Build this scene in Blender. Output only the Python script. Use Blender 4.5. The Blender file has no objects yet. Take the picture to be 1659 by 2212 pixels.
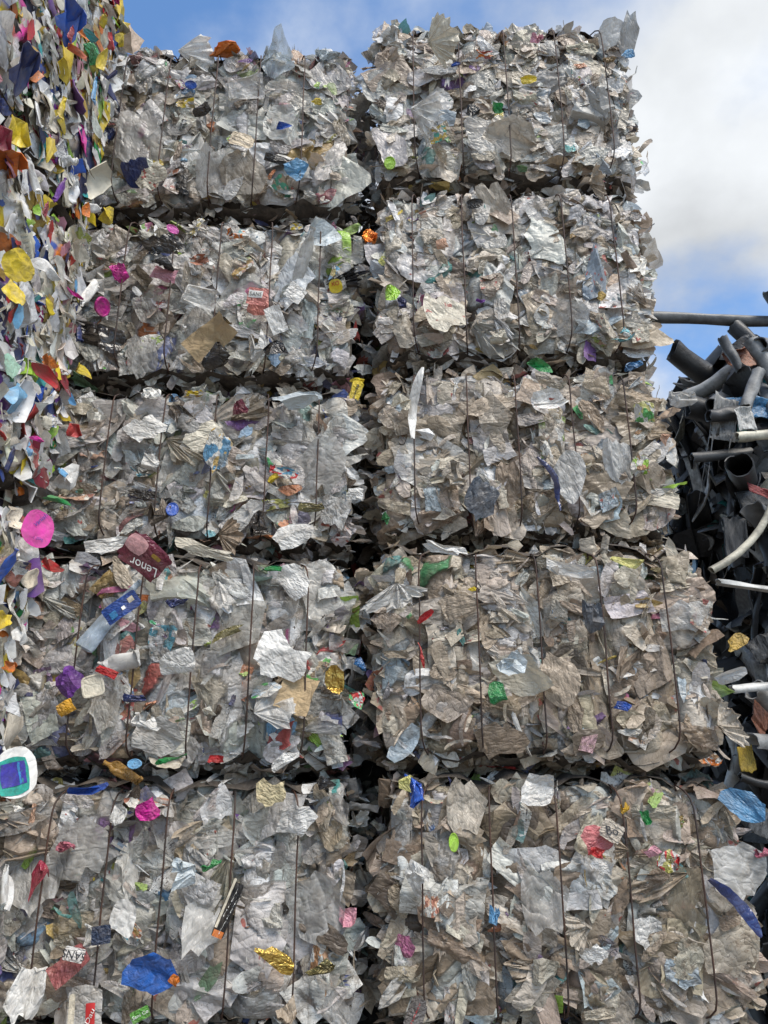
import bpy, bmesh, math, random
import numpy as np
from mathutils import Vector, Matrix, noise
R = math.radians
sc = bpy.context.scene
COL = sc.collection
rng = random.Random(7)

# ------------------------------------------------------------------ camera
EYE = 1.60; DIST = 2.57; PITCH = R(18.6); FPX = 1662.0        # photo measured on a 1659 x 2212 grid
cam = bpy.data.cameras.new('camera'); camo = bpy.data.objects.new('camera', cam); COL.objects.link(camo)
cam.sensor_fit = 'VERTICAL'; cam.sensor_height = 34.6; cam.lens = 34.6 * FPX / 2212.0
cam.clip_start = 0.05; cam.clip_end = 5000
camo.location = (0, -DIST, EYE); camo.rotation_euler = (math.pi / 2 + PITCH, 0, 0)
sc.camera = camo
# ------------------------------------------------------------------ sky and sun
SUN_EL, SUN_AZ = R(56), R(142)          # azimuth from +Y clockwise: from behind the viewer, to the side
wd = bpy.data.worlds.new('World'); sc.world = wd; wd.use_nodes = True
nt = wd.node_tree; nt.nodes.clear(); N = nt.nodes.new; L = nt.links.new
out = N('ShaderNodeOutputWorld'); bg = N('ShaderNodeBackground'); L(bg.outputs[0], out.inputs[0])
bg.inputs['Strength'].default_value = 0.12
sky = N('ShaderNodeTexSky'); sky.sky_type = 'NISHITA'; sky.sun_disc = False
sky.sun_elevation = SUN_EL; sky.sun_rotation = SUN_AZ; sky.air_density = 1.0; sky.dust_density = 0.6; sky.ozone_density = 2.0
geo = N('ShaderNodeTexCoord')
sep = N('ShaderNodeSeparateXYZ'); L(geo.outputs['Generated'], sep.inputs[0])
def wmath(op, a, b=None, c=None, clamp=False):
    m = N('ShaderNodeMath'); m.operation = op; m.use_clamp = clamp
    for i, v in enumerate((a, b, c)):
        if v is None: continue
        if isinstance(v, (int, float)): m.inputs[i].default_value = v
        else: L(v, m.inputs[i])
    return m.outputs[0]
den = wmath('ADD', wmath('MAXIMUM', sep.outputs[2], 0.0), 0.35)
cb = N('ShaderNodeCombineXYZ'); L(wmath('DIVIDE', sep.outputs[0], den), cb.inputs[0]); L(wmath('DIVIDE', sep.outputs[1], den), cb.inputs[1])
def wnoise(scale, detail, rough, off):
    n = N('ShaderNodeTexNoise'); n.inputs['Scale'].default_value = scale; n.inputs['Detail'].default_value = detail
    n.inputs['Roughness'].default_value = rough
    mp = N('ShaderNodeMapping'); mp.inputs['Location'].default_value = off; L(cb.outputs[0], mp.inputs[0]); L(mp.outputs[0], n.inputs['Vector'])
    return n.outputs[0]
CLOUD_OFF = (2.98, 2.31, 0.0)
n1 = wnoise(1.7, 9, 0.52, CLOUD_OFF); n2 = wnoise(4.5, 8, 0.5, (5.1, 2.2, 0))
cov = wmath('ADD', n1, wmath('MULTIPLY', wmath('SUBTRACT', n2, 0.5), 0.25))
mask = N('ShaderNodeMapRange'); mask.interpolation_type = 'SMOOTHSTEP'
mask.inputs['From Min'].default_value = 0.43; mask.inputs['From Max'].default_value = 0.63; L(cov, mask.inputs['Value'])
shade = N('ShaderNodeMapRange'); shade.inputs['From Min'].default_value = 0.40; shade.inputs['From Max'].default_value = 0.64
shade.inputs['To Min'].default_value = 4.8; shade.inputs['To Max'].default_value = 3.0; L(wnoise(2.6, 7, 0.5, (1.3, 7.7, 0)), shade.inputs['Value'])
cc = N('ShaderNodeVectorMath'); cc.operation = 'SCALE'; cc.inputs[0].default_value = (0.95, 0.985, 1.02); L(shade.outputs[0], cc.inputs['Scale'])
skb = N('ShaderNodeVectorMath'); skb.operation = 'MULTIPLY'; L(sky.outputs[0], skb.inputs[0]); skb.inputs[1].default_value = (0.84, 1.06, 1.2)
mx = N('ShaderNodeMix'); mx.data_type = 'RGBA'; L(mask.outputs[0], mx.inputs[0]); L(skb.outputs[0], mx.inputs[6]); L(cc.outputs[0], mx.inputs[7])
L(mx.outputs[2], bg.inputs['Color'])
sd = bpy.data.lights.new('sun', 'SUN'); sd.energy = 2.7; sd.angle = R(32); sd.color = (1.0, 0.92, 0.80)
so = bpy.data.objects.new('sun', sd); COL.objects.link(so)
sdir = Vector((math.sin(SUN_AZ) * math.cos(SUN_EL), math.cos(SUN_AZ) * math.cos(SUN_EL), math.sin(SUN_EL)))
so.rotation_euler = sdir.to_track_quat('Z', 'Y').to_euler(); so.location = (0, -6, 9)
vs = sc.view_settings; vs.view_transform = 'Standard'; vs.look = 'None'; vs.gamma = 1; vs.exposure = 0.85
sc.display_settings.display_device = 'sRGB'
cy = sc.cycles; cy.max_bounces = 5; cy.diffuse_bounces = 2; cy.glossy_bounces = 2; cy.transmission_bounces = 4
cy.transparent_max_bounces = 6; cy.use_denoising = True; cy.caustics_reflective = False; cy.caustics_refractive = False
cy.sample_clamp_indirect = 6

# ------------------------------------------------------------------ pixel -> world
FW = Vector((0, math.cos(PITCH), math.sin(PITCH))); UP = Vector((0, -math.sin(PITCH), math.cos(PITCH))); RT = Vector((1, 0, 0))
CAMP = Vector(camo.location)
def ray(px, py): return FW + RT * ((px - 829.5) / FPX) + UP * ((1106 - py) / FPX)
def at_y(px, py, Y):
    d = ray(px, py); return CAMP + d * ((Y - CAMP.y) / d.y)
def at_x(px, py, X):
    d = ray(px, py); return CAMP + d * ((X - CAMP.x) / d.x)
def depth(p): return (Vector(p) - CAMP).dot(FW)

# ------------------------------------------------------------------ materials
def make_mat(name, kind, stuff=False):
    m = bpy.data.materials.new(name); m.use_nodes = True
    t = m.node_tree; t.nodes.clear(); N = t.nodes.new; L = t.links.new
    def math_(op, a, b=None, c=None, clamp=False):
        n = N('ShaderNodeMath'); n.operation = op; n.use_clamp = clamp
        for i, v in enumerate((a, b, c)):
            if v is None: continue
            if isinstance(v, (int, float)): n.inputs[i].default_value = v
            else: L(v, n.inputs[i])
        return n.outputs[0]
    def mixc(f, a, b, mode='MIX'):
        n = N('ShaderNodeMix'); n.data_type = 'RGBA'; n.blend_type = mode
        for s, v in ((n.inputs[0], f), (n.inputs[6], a), (n.inputs[7], b)):
            if isinstance(v, (int, float)): s.default_value = v
            elif isinstance(v, tuple): s.default_value = (*v, 1)
            else: L(v, s)
        return n.outputs[2]
    def ramp(v, a, b, ta=0.0, tb=1.0):
        n = N('ShaderNodeMapRange'); n.interpolation_type = 'SMOOTHSTEP'; L(v, n.inputs[0])
        for i, x in enumerate((a, b, ta, tb)): n.inputs[1 + i].default_value = x
        return n.outputs[0]
    tc = N('ShaderNodeTexCoord')
    if stuff:
        a = N('ShaderNodeAttribute'); a.attribute_name = 'Col'; col, alpha = a.outputs['Color'], a.outputs['Alpha']
        b = N('ShaderNodeAttribute'); b.attribute_name = 'rnd'; rnd = b.outputs['Fac']; vec = tc.outputs['Object']; k = 1.0
    else:
        a = N('ShaderNodeObjectInfo'); col, alpha, rnd = a.outputs['Color'], a.outputs['Alpha'], a.outputs['Random']
        vec = tc.outputs['Object']; k = 0.2
    off = N('ShaderNodeCombineXYZ'); L(math_('MULTIPLY', rnd, 91.0), off.inputs[0]); L(math_('MULTIPLY', rnd, -57.0), off.inputs[1])
    sca = N('ShaderNodeVectorMath'); sca.operation = 'MULTIPLY_ADD'; L(vec, sca.inputs[0]); sca.inputs[1].default_value = (k, k, k); L(off.outputs[0], sca.inputs[2])
    P = sca.outputs[0]
    def noi(scale, detail=3, rough=0.55, dist=0.0, stretch=None):
        n = N('ShaderNodeTexNoise'); n.inputs['Scale'].default_value = scale; n.inputs['Detail'].default_value = detail
        n.inputs['Roughness'].default_value = rough; n.inputs['Distortion'].default_value = dist
        if stretch:
            rt = N('ShaderNodeVectorRotate'); rt.rotation_type = 'Z_AXIS'; L(P, rt.inputs['Vector']); L(math_('MULTIPLY_ADD', rnd, 23.0, stretch[1] * 7), rt.inputs['Angle'])
            q = N('ShaderNodeVectorMath'); q.operation = 'MULTIPLY'; L(rt.outputs[0], q.inputs[0]); q.inputs[1].default_value = stretch; L(q.outputs[0], n.inputs['Vector'])
        else: L(P, n.inputs['Vector'])
        return n.outputs[0]
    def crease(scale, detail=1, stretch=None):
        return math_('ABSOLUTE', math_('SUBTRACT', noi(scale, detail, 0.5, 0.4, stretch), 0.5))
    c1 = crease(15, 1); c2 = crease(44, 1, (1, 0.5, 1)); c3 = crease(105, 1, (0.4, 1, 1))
    base = col
    if kind == 'print':
        h1 = N('ShaderNodeTexWhiteNoise'); h1.noise_dimensions = '1D'; L(rnd, h1.inputs['W'])
        hs = N('ShaderNodeCombineColor'); hs.mode = 'HSV'; L(math_('MULTIPLY', math_('POWER', h1.outputs['Value'], 1.6), 0.66), hs.inputs[0]); hs.inputs[1].default_value = 0.75; hs.inputs[2].default_value = 0.45
        vo = N('ShaderNodeTexVoronoi'); vo.distance = 'CHEBYCHEV'; vo.inputs['Scale'].default_value = 22; L(P, vo.inputs['Vector'])
        sv = N('ShaderNodeSeparateColor'); L(vo.outputs['Color'], sv.inputs[0])
        base = mixc(ramp(noi(16, 1, 0.4, 0.6), 0.50, 0.53), base, (0.62, 0.6, 0.56))
        base = mixc(ramp(sv.outputs[0], 0.66, 0.67), base, hs.outputs[0])
        base = mixc(ramp(sv.outputs[1], 0.80, 0.81), base, (0.7, 0.68, 0.62))
        spots = ramp(noi(120, 2, 0.6, 0, (1, 2.2, 1)), 0.56, 0.6)
        base = mixc(math_('MULTIPLY', spots, ramp(noi(22, 0), 0.5, 0.55)), base, (0.06, 0.05, 0.06))
    if kind == 'mark':
        bl = ramp(noi(24, 2, 0.5, 0.3), 0.62, 0.66)
        base = mixc(bl, base, (0.4, 0.1, 0.08))
    # tone drift, dirt film, dirt collected along creases
    base = mixc(math_('MULTIPLY', ramp(noi(8, 3), 0.36, 0.66), 0.45), base, mixc(0.72, base, (0.17, 0.135, 0.10)))
    dirt = math_('MULTIPLY', ramp(noi(18, 4, 0.68), 0.42, 0.72), alpha)
    base = mixc(dirt, base, (0.20, 0.155, 0.11))
    speck = math_('MULTIPLY', ramp(noi(160, 3, 0.7), 0.60, 0.68), math_('MULTIPLY', alpha, 0.8))
    base = mixc(speck, base, (0.05, 0.04, 0.03))
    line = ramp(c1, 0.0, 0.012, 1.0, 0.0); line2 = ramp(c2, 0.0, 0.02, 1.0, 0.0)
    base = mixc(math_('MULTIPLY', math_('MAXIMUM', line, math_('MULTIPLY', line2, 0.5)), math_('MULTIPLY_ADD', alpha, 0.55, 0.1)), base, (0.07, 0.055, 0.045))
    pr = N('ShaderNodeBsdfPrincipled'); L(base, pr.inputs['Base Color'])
    rough = {'film': 0.36, 'clear': 0.26, 'rigid': 0.40, 'print': 0.36, 'mark': 0.36, 'foil': 0.28, 'paper': 0.75, 'shiny': 0.16}[kind]
    L(math_('ADD', ramp(noi(30, 2), 0.3, 0.7, rough - 0.08, rough + 0.14), math_('MULTIPLY', dirt, 0.3)), pr.inputs['Roughness'])
    if kind == 'foil': pr.inputs['Metallic'].default_value = 0.75
    pr.inputs['Specular IOR Level'].default_value = 0.3 if kind == 'paper' else (0.5 if kind in ('shiny', 'foil') else 0.4)
    h = math_('ADD', math_('MULTIPLY', c1, 1.2), math_('ADD', math_('MULTIPLY', c2, 0.6), math_('MULTIPLY', c3, 0.16)))
    if kind == 'rigid': h = math_('ADD', math_('MULTIPLY', c1, 0.7), math_('MULTIPLY', c2, 0.15))
    bp = N('ShaderNodeBump'); bp.inputs['Strength'].default_value = {'rigid': 0.45, 'paper': 0.5}.get(kind, 0.72)
    bp.inputs['Distance'].default_value = 0.022
    L(h, bp.inputs['Height']); L(bp.outputs[0], pr.inputs['Normal'])
    sh = pr.outputs[0]
    tl = {'film': 0.24, 'clear': 0.24, 'print': 0.15, 'mark': 0.2, 'rigid': 0.08, 'paper': 0.1}.get(kind, 0)
    if tl:
        tr = N('ShaderNodeBsdfTranslucent'); L(base, tr.inputs['Color']); L(bp.outputs[0], tr.inputs['Normal'])
        ms = N('ShaderNodeMixShader'); ms.inputs[0].default_value = tl; L(sh, ms.inputs[1]); L(tr.outputs[0], ms.inputs[2]); sh = ms.outputs[0]
    if kind == 'clear':
        tp = N('ShaderNodeBsdfTransparent'); tp.inputs[0].default_value = (0.93, 0.93, 0.92, 1)
        f = math_('MULTIPLY', ramp(c1, 0.0, 0.16, 0.35, 1.0), math_('SUBTRACT', 0.50, math_('MULTIPLY', dirt, 0.5)), clamp=True)
        ms = N('ShaderNodeMixShader'); L(f, ms.inputs[0]); L(sh, ms.inputs[1]); L(tp.outputs[0], ms.inputs[2]); sh = ms.outputs[0]
    o = N('ShaderNodeOutputMaterial'); L(sh, o.inputs[0])
    return m
KINDS = ('film', 'clear', 'rigid', 'print', 'mark', 'foil', 'paper', 'shiny')
MAT = {k: make_mat('plastic_' + k, k) for k in KINDS}
SKINDS = ('film', 'clear', 'rigid', 'print', 'mark')
SMAT = {k: make_mat('scraps_' + k, k, True) for k in SKINDS}

def simple_mat(name, c1, c2, scale, rough, bump=0.3, metal=0.0):
    m = bpy.data.materials.new(name); m.use_nodes = True; t = m.node_tree; pr = t.nodes['Principled BSDF']
    tc = t.nodes.new('ShaderNodeTexCoord'); n = t.nodes.new('ShaderNodeTexNoise'); n.inputs['Scale'].default_value = scale; n.inputs['Detail'].default_value = 8
    n.inputs['Roughness'].default_value = 0.65
    t.links.new(tc.outputs['Object'], n.inputs['Vector'])
    r = t.nodes.new('ShaderNodeValToRGB'); r.color_ramp.elements[0].position = 0.35; r.color_ramp.elements[1].position = 0.65
    r.color_ramp.elements[0].color = (*c1, 1); r.color_ramp.elements[1].color = (*c2, 1)
    t.links.new(n.outputs[0], r.inputs[0]); t.links.new(r.outputs[0], pr.inputs['Base Color'])
    pr.inputs['Roughness'].default_value = rough; pr.inputs['Metallic'].default_value = metal
    b = t.nodes.new('ShaderNodeBump'); b.inputs['Strength'].default_value = bump; b.inputs['Distance'].default_value = 0.01
    t.links.new(n.outputs[0], b.inputs['Height']); t.links.new(b.outputs[0], pr.inputs['Normal'])
    return m
M_WIRE = simple_mat('rusty_wire', (0.014, 0.012, 0.012), (0.075, 0.032, 0.018), 7, 0.7, 0.4)
M_CORE = simple_mat('pressed_film_shade', (0.025, 0.021, 0.018), (0.11, 0.09, 0.072), 26, 0.7, 1.0)  # film core, its colour darkened to put shade into the bale seams
M_CORED = simple_mat('pressed_dark_shade', (0.012, 0.012, 0.013), (0.05, 0.048, 0.045), 14, 0.7, 1.0)  # near-black colour stands in for shade in the scrap pile's hollows
M_GROUND = simple_mat('yard_ground', (0.16, 0.14, 0.12), (0.27, 0.25, 0.22), 1.4, 0.9, 0.5)
def flat_mat(name, c, rough=0.5):
    m = bpy.data.materials.new(name); m.use_nodes = True; p = m.node_tree.nodes['Principled BSDF']
    p.inputs['Base Color'].default_value = (*c, 1); p.inputs['Roughness'].default_value = rough; return m
INK = {'white': flat_mat('ink_white', (0.75, 0.74, 0.7)), 'black': flat_mat('ink_black', (0.015, 0.015, 0.018)),
       'blue': flat_mat('ink_blue', (0.03, 0.05, 0.28)), 'red': flat_mat('ink_red', (0.5, 0.03, 0.03)), 'green': flat_mat('ink_green', (0.03, 0.25, 0.06))}

# ------------------------------------------------------------------ shape library (unit size, flat in XY)
def rand_unit(r): 
    a = r.uniform(0, 2 * math.pi); return math.cos(a), math.sin(a)
def settle(bm, sharp, tri=True, norm=True):
    co = np.array([v.co[:] for v in bm.verts]); co -= co.mean(0)
    if norm:
        w, V = np.linalg.eigh(np.cov(co.T)); V = V[:, ::-1]
        if np.linalg.det(V) < 0: V[:, 2] *= -1
        co = co @ V; s = max(np.ptp(co[:, 0]), np.ptp(co[:, 1])); co /= s
        co -= (co.max(0) + co.min(0)) / 2
    for v, c in zip(bm.verts, co): v.co = c
    if tri: bmesh.ops.triangulate(bm, faces=bm.faces[:])
    bm.normal_update()
    for f in bm.faces: f.smooth = True
    for e in bm.edges:
        if len(e.link_faces) == 2 and e.calc_face_angle(0) > sharp: e.smooth = False
def fold(bm, r, lo, hi, share=0.5):
    vs = [v.co.copy() for v in bm.verts]
    o = r.choice(vs) * r.uniform(0.2, 0.9)
    x, y = rand_unit(r); ph = r.uniform(lo, hi)
    n = Vector((x * math.sin(ph), y * math.sin(ph), math.cos(ph) * r.choice((-1, 1))))
    k = sum(1 for c in vs if (c - o).dot(n) > 0) / len(vs)
    if k > share: n = -n; k = 1 - k
    if k > share or k < 0.02: return
    bmesh.ops.bisect_plane(bm, geom=bm.verts[:] + bm.edges[:] + bm.faces[:], dist=1e-5, plane_co=o, plane_no=n)
    for v in bm.verts:
        d = (v.co - o).dot(n)
        if d > 0: v.co -= 2 * d * n
def outline(r, kind):
    pts = []
    asp = r.uniform(0.45, 1.0)
    if kind == 'torn':
        n = r.randint(9, 17); ex = r.uniform(0.6, 1.0)
        for i in range(n):
            a = 2 * math.pi * (i + r.uniform(-0.35, 0.35)) / n
            q = r.uniform(0.72, 1.08)
            ca, sa = math.cos(a), math.sin(a)
            pts.append((math.copysign(abs(ca) ** ex, ca) * 0.5 * q, math.copysign(abs(sa) ** ex, sa) * 0.5 * asp * q, 0))
    elif kind == 'ragged':
        n = r.randint(11, 17); k1 = r.uniform(0, 6); asp = r.uniform(.6, 1)
        for i in range(n):
            a = 2 * math.pi * (i + r.uniform(-.3, .3)) / n; q = r.uniform(.62, 1.0) + .22 * math.sin(2 * a + k1) + (.3 if r.random() < .14 else 0)
            pts.append((math.cos(a) * .5 * q, math.sin(a) * .5 * asp * q, 0))
    elif kind in ('soft', 'oval'):
        n = 22; k1, k2 = r.uniform(0, 6), r.uniform(0, 6); am = .18 if kind == 'soft' else .09; ex = r.uniform(.55, .9)
        if kind == 'oval': asp = r.uniform(.85, 1)
        for i in range(n):
            a = 2 * math.pi * i / n; q = 1 + am * math.sin(2 * a + k1) + am * .6 * math.sin(3 * a + k2) + r.uniform(-.035, .035); ca, sa = math.cos(a), math.sin(a)
            pts.append((math.copysign(abs(ca) ** ex, ca) * 0.5 * q, math.copysign(abs(sa) ** ex, sa) * 0.5 * asp * q, 0))
    elif kind == 'shard':
        n = r.randint(4, 6)
        for i in range(n):
            a = 2 * math.pi * (i + r.uniform(-0.3, 0.3)) / n; q = r.uniform(0.6, 1.1)
            pts.append((math.cos(a) * 0.5 * q, math.sin(a) * 0.5 * asp * q, 0))
    else:
        for (x, y) in ((-1, -1), (-.3, -1.05), (.4, -0.95), (1, -1), (1.03, 0), (1, 1), (.3, .97), (-.4, 1.04), (-1, 1), (-.97, .1)):
            pts.append((x * 0.5 + r.uniform(-.04, .04), y * 0.5 * asp + r.uniform(-.04, .04), 0))
    return pts
def lib_sheet(seed, folds, fine, kind='torn'):
    r = random.Random(seed); bm = bmesh.new()
    bm.faces.new([bm.verts.new(p) for p in outline(r, kind)])
    if fine:
        for ax in (0, 1):
            for k in range(-2, 3):
                n = Vector((1, 0, 0)) if ax == 0 else Vector((0, 1, 0))
                bmesh.ops.bisect_plane(bm, geom=bm.verts[:] + bm.edges[:] + bm.faces[:], dist=1e-5, plane_co=n * (k * 0.17 + r.uniform(-.03, .03)), plane_no=n)
        # gentle drape before folding
        ax, ay = rand_unit(r); q = r.uniform(-0.5, 0.5); f1 = r.uniform(3, 8); ph = r.uniform(0, 6)
        for v in bm.verts:
            t = v.co.x * ax + v.co.y * ay; s = -v.co.x * ay + v.co.y * ax
            v.co.z += q * t * t + 0.05 * math.sin(f1 * s + ph + 2 * t)
    for i in range(folds):
        if r.random() < 0.72: fold(bm, r, R(7), R(30))
        else: fold(bm, r, R(62), R(86), 0.4)
    if fine:
        for v in bm.verts:
            c = v.co * 4.0 + Vector((seed * 3.1, 0, 0)); v.co.z += 0.035 * noise.noise(c); v.co.x += 0.02 * noise.noise(c + Vector((9, 9, 9)))
    settle(bm, R(28)); return bm
def lib_ruffle(seed, fine):
    r = random.Random(seed); bm = bmesh.new()
    na, nr = (22, 6) if fine else (10, 3)
    span = r.uniform(0.5, 2.3); k = r.uniform(5, 11); ph = r.uniform(0, 6); am = r.uniform(0.05, 0.13); curl = r.uniform(-0.5, 0.5)
    jag = [r.uniform(0.75, 1.05) for _ in range(na + 1)]; pw = r.uniform(0.6, 1.4)
    g = []
    for j in range(nr + 1):
        row = []
        for i in range(na + 1):
            a = (i / na - 0.5) * span; t = 0.03 + 0.97 * (j / nr) ** pw
            rr = t * (jag[i] if j == nr else 1) * (0.75 + 0.25 * math.cos(a * 2))
            z = am * (0.35 + 0.65 * t) * (1.7 * noise.noise(Vector((a / span * k * 1.1, t * 1.3, seed * 1.7))) + .5 * math.sin(k * a / span * 3 + ph + 2.2 * math.sin(2.3 * a / span * 3 + ph))) + curl * t * t * 0.6
            row.append(bm.verts.new((rr * math.sin(a), -rr * math.cos(a), z)))
        g.append(row)
    for j in range(nr):
        for i in range(na): bm.faces.new((g[j][i], g[j][i + 1], g[j + 1][i + 1], g[j + 1][i]))
    for _ in range(3): fold(bm, r, R(8), R(32), 0.45)
    settle(bm, R(45)); return bm
def lib_strip(seed, fine=True):
    r = random.Random(seed); bm = bmesh.new(); n = 14 if fine else 7; w = r.uniform(0.05, 0.11); prev = None; tw = r.uniform(-2, 2); c = r.uniform(-1, 1)
    for i in range(n + 1):
        t = i / n - 0.5; a = tw * t; ww = w * (1 - 0.6 * abs(2 * t) ** 3) * r.uniform(0.8, 1.1)
        cx, cy, cz = t, 0.22 * c * math.cos(3 * t), 0.05 * math.sin(7 * t + seed)
        d = Vector((0, math.cos(a), math.sin(a))) * ww
        q = (bm.verts.new(Vector((cx, cy, cz)) - d), bm.verts.new(Vector((cx, cy, cz + 0.02))), bm.verts.new(Vector((cx, cy, cz)) + d))
        if prev: bm.faces.new((prev[0], prev[1], q[1], q[0])); bm.faces.new((prev[1], prev[2], q[2], q[1]))
        prev = q
    for _ in range(2): fold(bm, r, R(8), R(35), 0.4)
    settle(bm, R(50), norm=False); return bm
def dent(bm, r, times, lo, hi):
    for _ in range(times):
        co = [v.co.copy() for v in bm.verts]
        n = Vector((r.gauss(0, 1), r.gauss(0, 1), r.gauss(0, 1.3))).normalized()
        ds = sorted(c.dot(n) for c in co); o = n * ds[int(len(ds) * r.uniform(lo, hi))]
        bmesh.ops.bisect_plane(bm, geom=bm.verts[:] + bm.edges[:] + bm.faces[:], dist=1e-5, plane_co=o, plane_no=n)
        for v in bm.verts:
            d = (v.co - o).dot(n)
            if d > 0: v.co -= 2 * d * n * 0.97
def lib_wad(seed, sub=2, dents=12):
    r = random.Random(seed); bm = bmesh.new(); bmesh.ops.create_icosphere(bm, subdivisions=sub, radius=0.5)
    sx, sy, sz = 1, r.uniform(0.6, 1), r.uniform(0.35, 0.6)
    for v in bm.verts:
        q = 1 + 0.25 * noise.noise(v.co * 3.5 + Vector((seed, 0, 0))); v.co = Vector((v.co.x * sx * q, v.co.y * sy * q, v.co.z * sz * q))
    dent(bm, r, dents, 0.72, 0.95); settle(bm, R(30), norm=False); return bm
def lib_bottle(seed, seg=16, dents=5, profile=None, flat=0.32):
    r = random.Random(seed); bm = bmesh.new()
    if profile is None:
        sh = r.choice((0, 1, 2)); nk = r.uniform(0.06, 0.1); w = r.uniform(0.17, 0.27)
        profile = [(-.5, w * .72), (-.49, w * .95), (-.44, w), (-.2, w * r.uniform(.9, 1)), (.05, w * r.uniform(.85, 1.05)), (.2, w * .95), (.3, w * .75), (.37, nk * 1.25), (.40, nk), (.47, nk), (.475, nk * 1.25), (.5, nk * 1.25)]
    rings = []
    for x, q in profile:
        rings.append([bm.verts.new((q * math.cos(2 * math.pi * i / seg), x, q * math.sin(2 * math.pi * i / seg) * (flat if q > 0.12 else 0.8))) for i in range(seg)])
    for a, b in zip(rings, rings[1:]):
        for i in range(seg): bm.faces.new((a[i], a[(i + 1) % seg], b[(i + 1) % seg], b[i]))
    bm.faces.new(rings[0][::-1]); bm.faces.new(rings[-1])
    for v in bm.verts:
        v.co.z += 0.05 * noise.noise(v.co * 5 + Vector((seed * 2.7, 0, 0))); v.co.x += 0.03 * noise.noise(v.co * 4 + Vector((0, seed * 1.7, 0)))
    dent(bm, r, dents, 0.74, 0.95)
    settle(bm, R(38), norm=False); return bm
def lib_shell(seed):            # piece of a split bottle wall: stiff, curved, thick edged
    r = random.Random(seed); bm = bmesh.new()
    bm.faces.new([bm.verts.new(p) for p in outline(r, 'torn')])
    for ax in (0, 1):
        for k in range(-2, 3):
            n = Vector((1, 0, 0)) if ax == 0 else Vector((0, 1, 0))
            bmesh.ops.bisect_plane(bm, geom=bm.verts[:] + bm.edges[:] + bm.faces[:], dist=1e-5, plane_co=n * k * 0.16, plane_no=n)
    c = r.uniform(0.5, 1.6) * r.choice((-1, 1)); a, b = rand_unit(r)
    for v in bm.verts:
        t = v.co.x * a + v.co.y * b; v.co.z += c * t * t + 0.03 * noise.noise(v.co * 5 + Vector((seed, 0, 0)))
    for _ in range(2): fold(bm, r, R(10), R(40), 0.4)
    bmesh.ops.triangulate(bm, faces=bm.faces[:])
    bmesh.ops.solidify(bm, geom=bm.faces[:], thickness=0.018)
    settle(bm, R(40)); return bm
def lib_lid(seed, square=False):
    bm = bmesh.new(); seg = 20; prof = [(0.0, .03), (.40, .03), (.42, .06), (.48, .06), (.5, .03), (.5, -.05)]
    rings = []
    for q, z in prof[1:]:
        ring = []
        for i in range(seg):
            a = 2 * math.pi * i / seg; c, s = math.cos(a), math.sin(a); e = 0.45 if square else 1
            ring.append(bm.verts.new((math.copysign(abs(c) ** e, c) * q, math.copysign(abs(s) ** e, s) * q, z)))
        rings.append(ring)
    bm.faces.new(rings[0])
    for a, b in zip(rings, rings[1:]):
        for i in range(seg): bm.faces.new((a[i], b[i], b[(i + 1) % seg], a[(i + 1) % seg]))
    r = random.Random(seed)
    for v in bm.verts: v.co.z += 0.06 * noise.noise(v.co * 2 + Vector((seed, 0, 0)))
    settle(bm, R(40), norm=False); return bm
def lib_tray(seed, ribs=True):
    r = random.Random(seed); bm = bmesh.new(); n = 12; g = []
    for j in range(n + 1):
        row = []
        for i in range(n + 1):
            x, y = i / n - .5, (j / n - .5) * 0.78; e = max(abs(x) / .5, abs(y) / .39)
            z = -0.14 * (1 - min(1, max(0, (e - .68) / .2))) + (0.018 * math.sin(x * 60) if ribs and e < .66 else 0)
            z += 0.05 * noise.noise(Vector((x * 3, y * 3, seed)))
            row.append(bm.verts.new((x, y, z)))
        g.append(row)
    for j in range(n):
        for i in range(n): bm.faces.new((g[j][i], g[j][i + 1], g[j + 1][i + 1], g[j + 1][i]))
    for _ in range(2): fold(bm, r, R(10), R(30), 0.3)
    settle(bm, R(30), norm=False); return bm
def panel_z(seed, x, y):
    return 0.10 * noise.noise(Vector((x * 1.7, y * 1.7, seed * 3.3))) + 0.02 * noise.noise(Vector((x * 6, y * 6, seed)))
def lib_panel(seed, edge='torn'):
    r = random.Random(seed); bm = bmesh.new()
    n = 26; pts = []
    for i in range(n):
        a = 2 * math.pi * (i + .5) / n; c, s = math.cos(a), math.sin(a); e = {'torn': 0.42, 'round': 0.8, 'rect': 0.16}[edge]
        q = r.uniform(0.86, 1.02) if edge == 'torn' else r.uniform(.975, 1.0)
        pts.append((math.copysign(abs(c) ** e, c) * .5 * q, math.copysign(abs(s) ** e, s) * .5 * q, 0))
    bm.faces.new([bm.verts.new(p) for p in pts])
    for ax in (0, 1):
        for k in range(-3, 4):
            nn = Vector((1, 0, 0)) if ax == 0 else Vector((0, 1, 0))
            bmesh.ops.bisect_plane(bm, geom=bm.verts[:] + bm.edges[:] + bm.faces[:], dist=1e-5, plane_co=nn * k * 0.13, plane_no=nn)
    for v in bm.verts: v.co.z = panel_z(seed, v.co.x, v.co.y)
    bmesh.ops.triangulate(bm, faces=bm.faces[:])
    for f in bm.faces: f.smooth = True
    return bm

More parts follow.
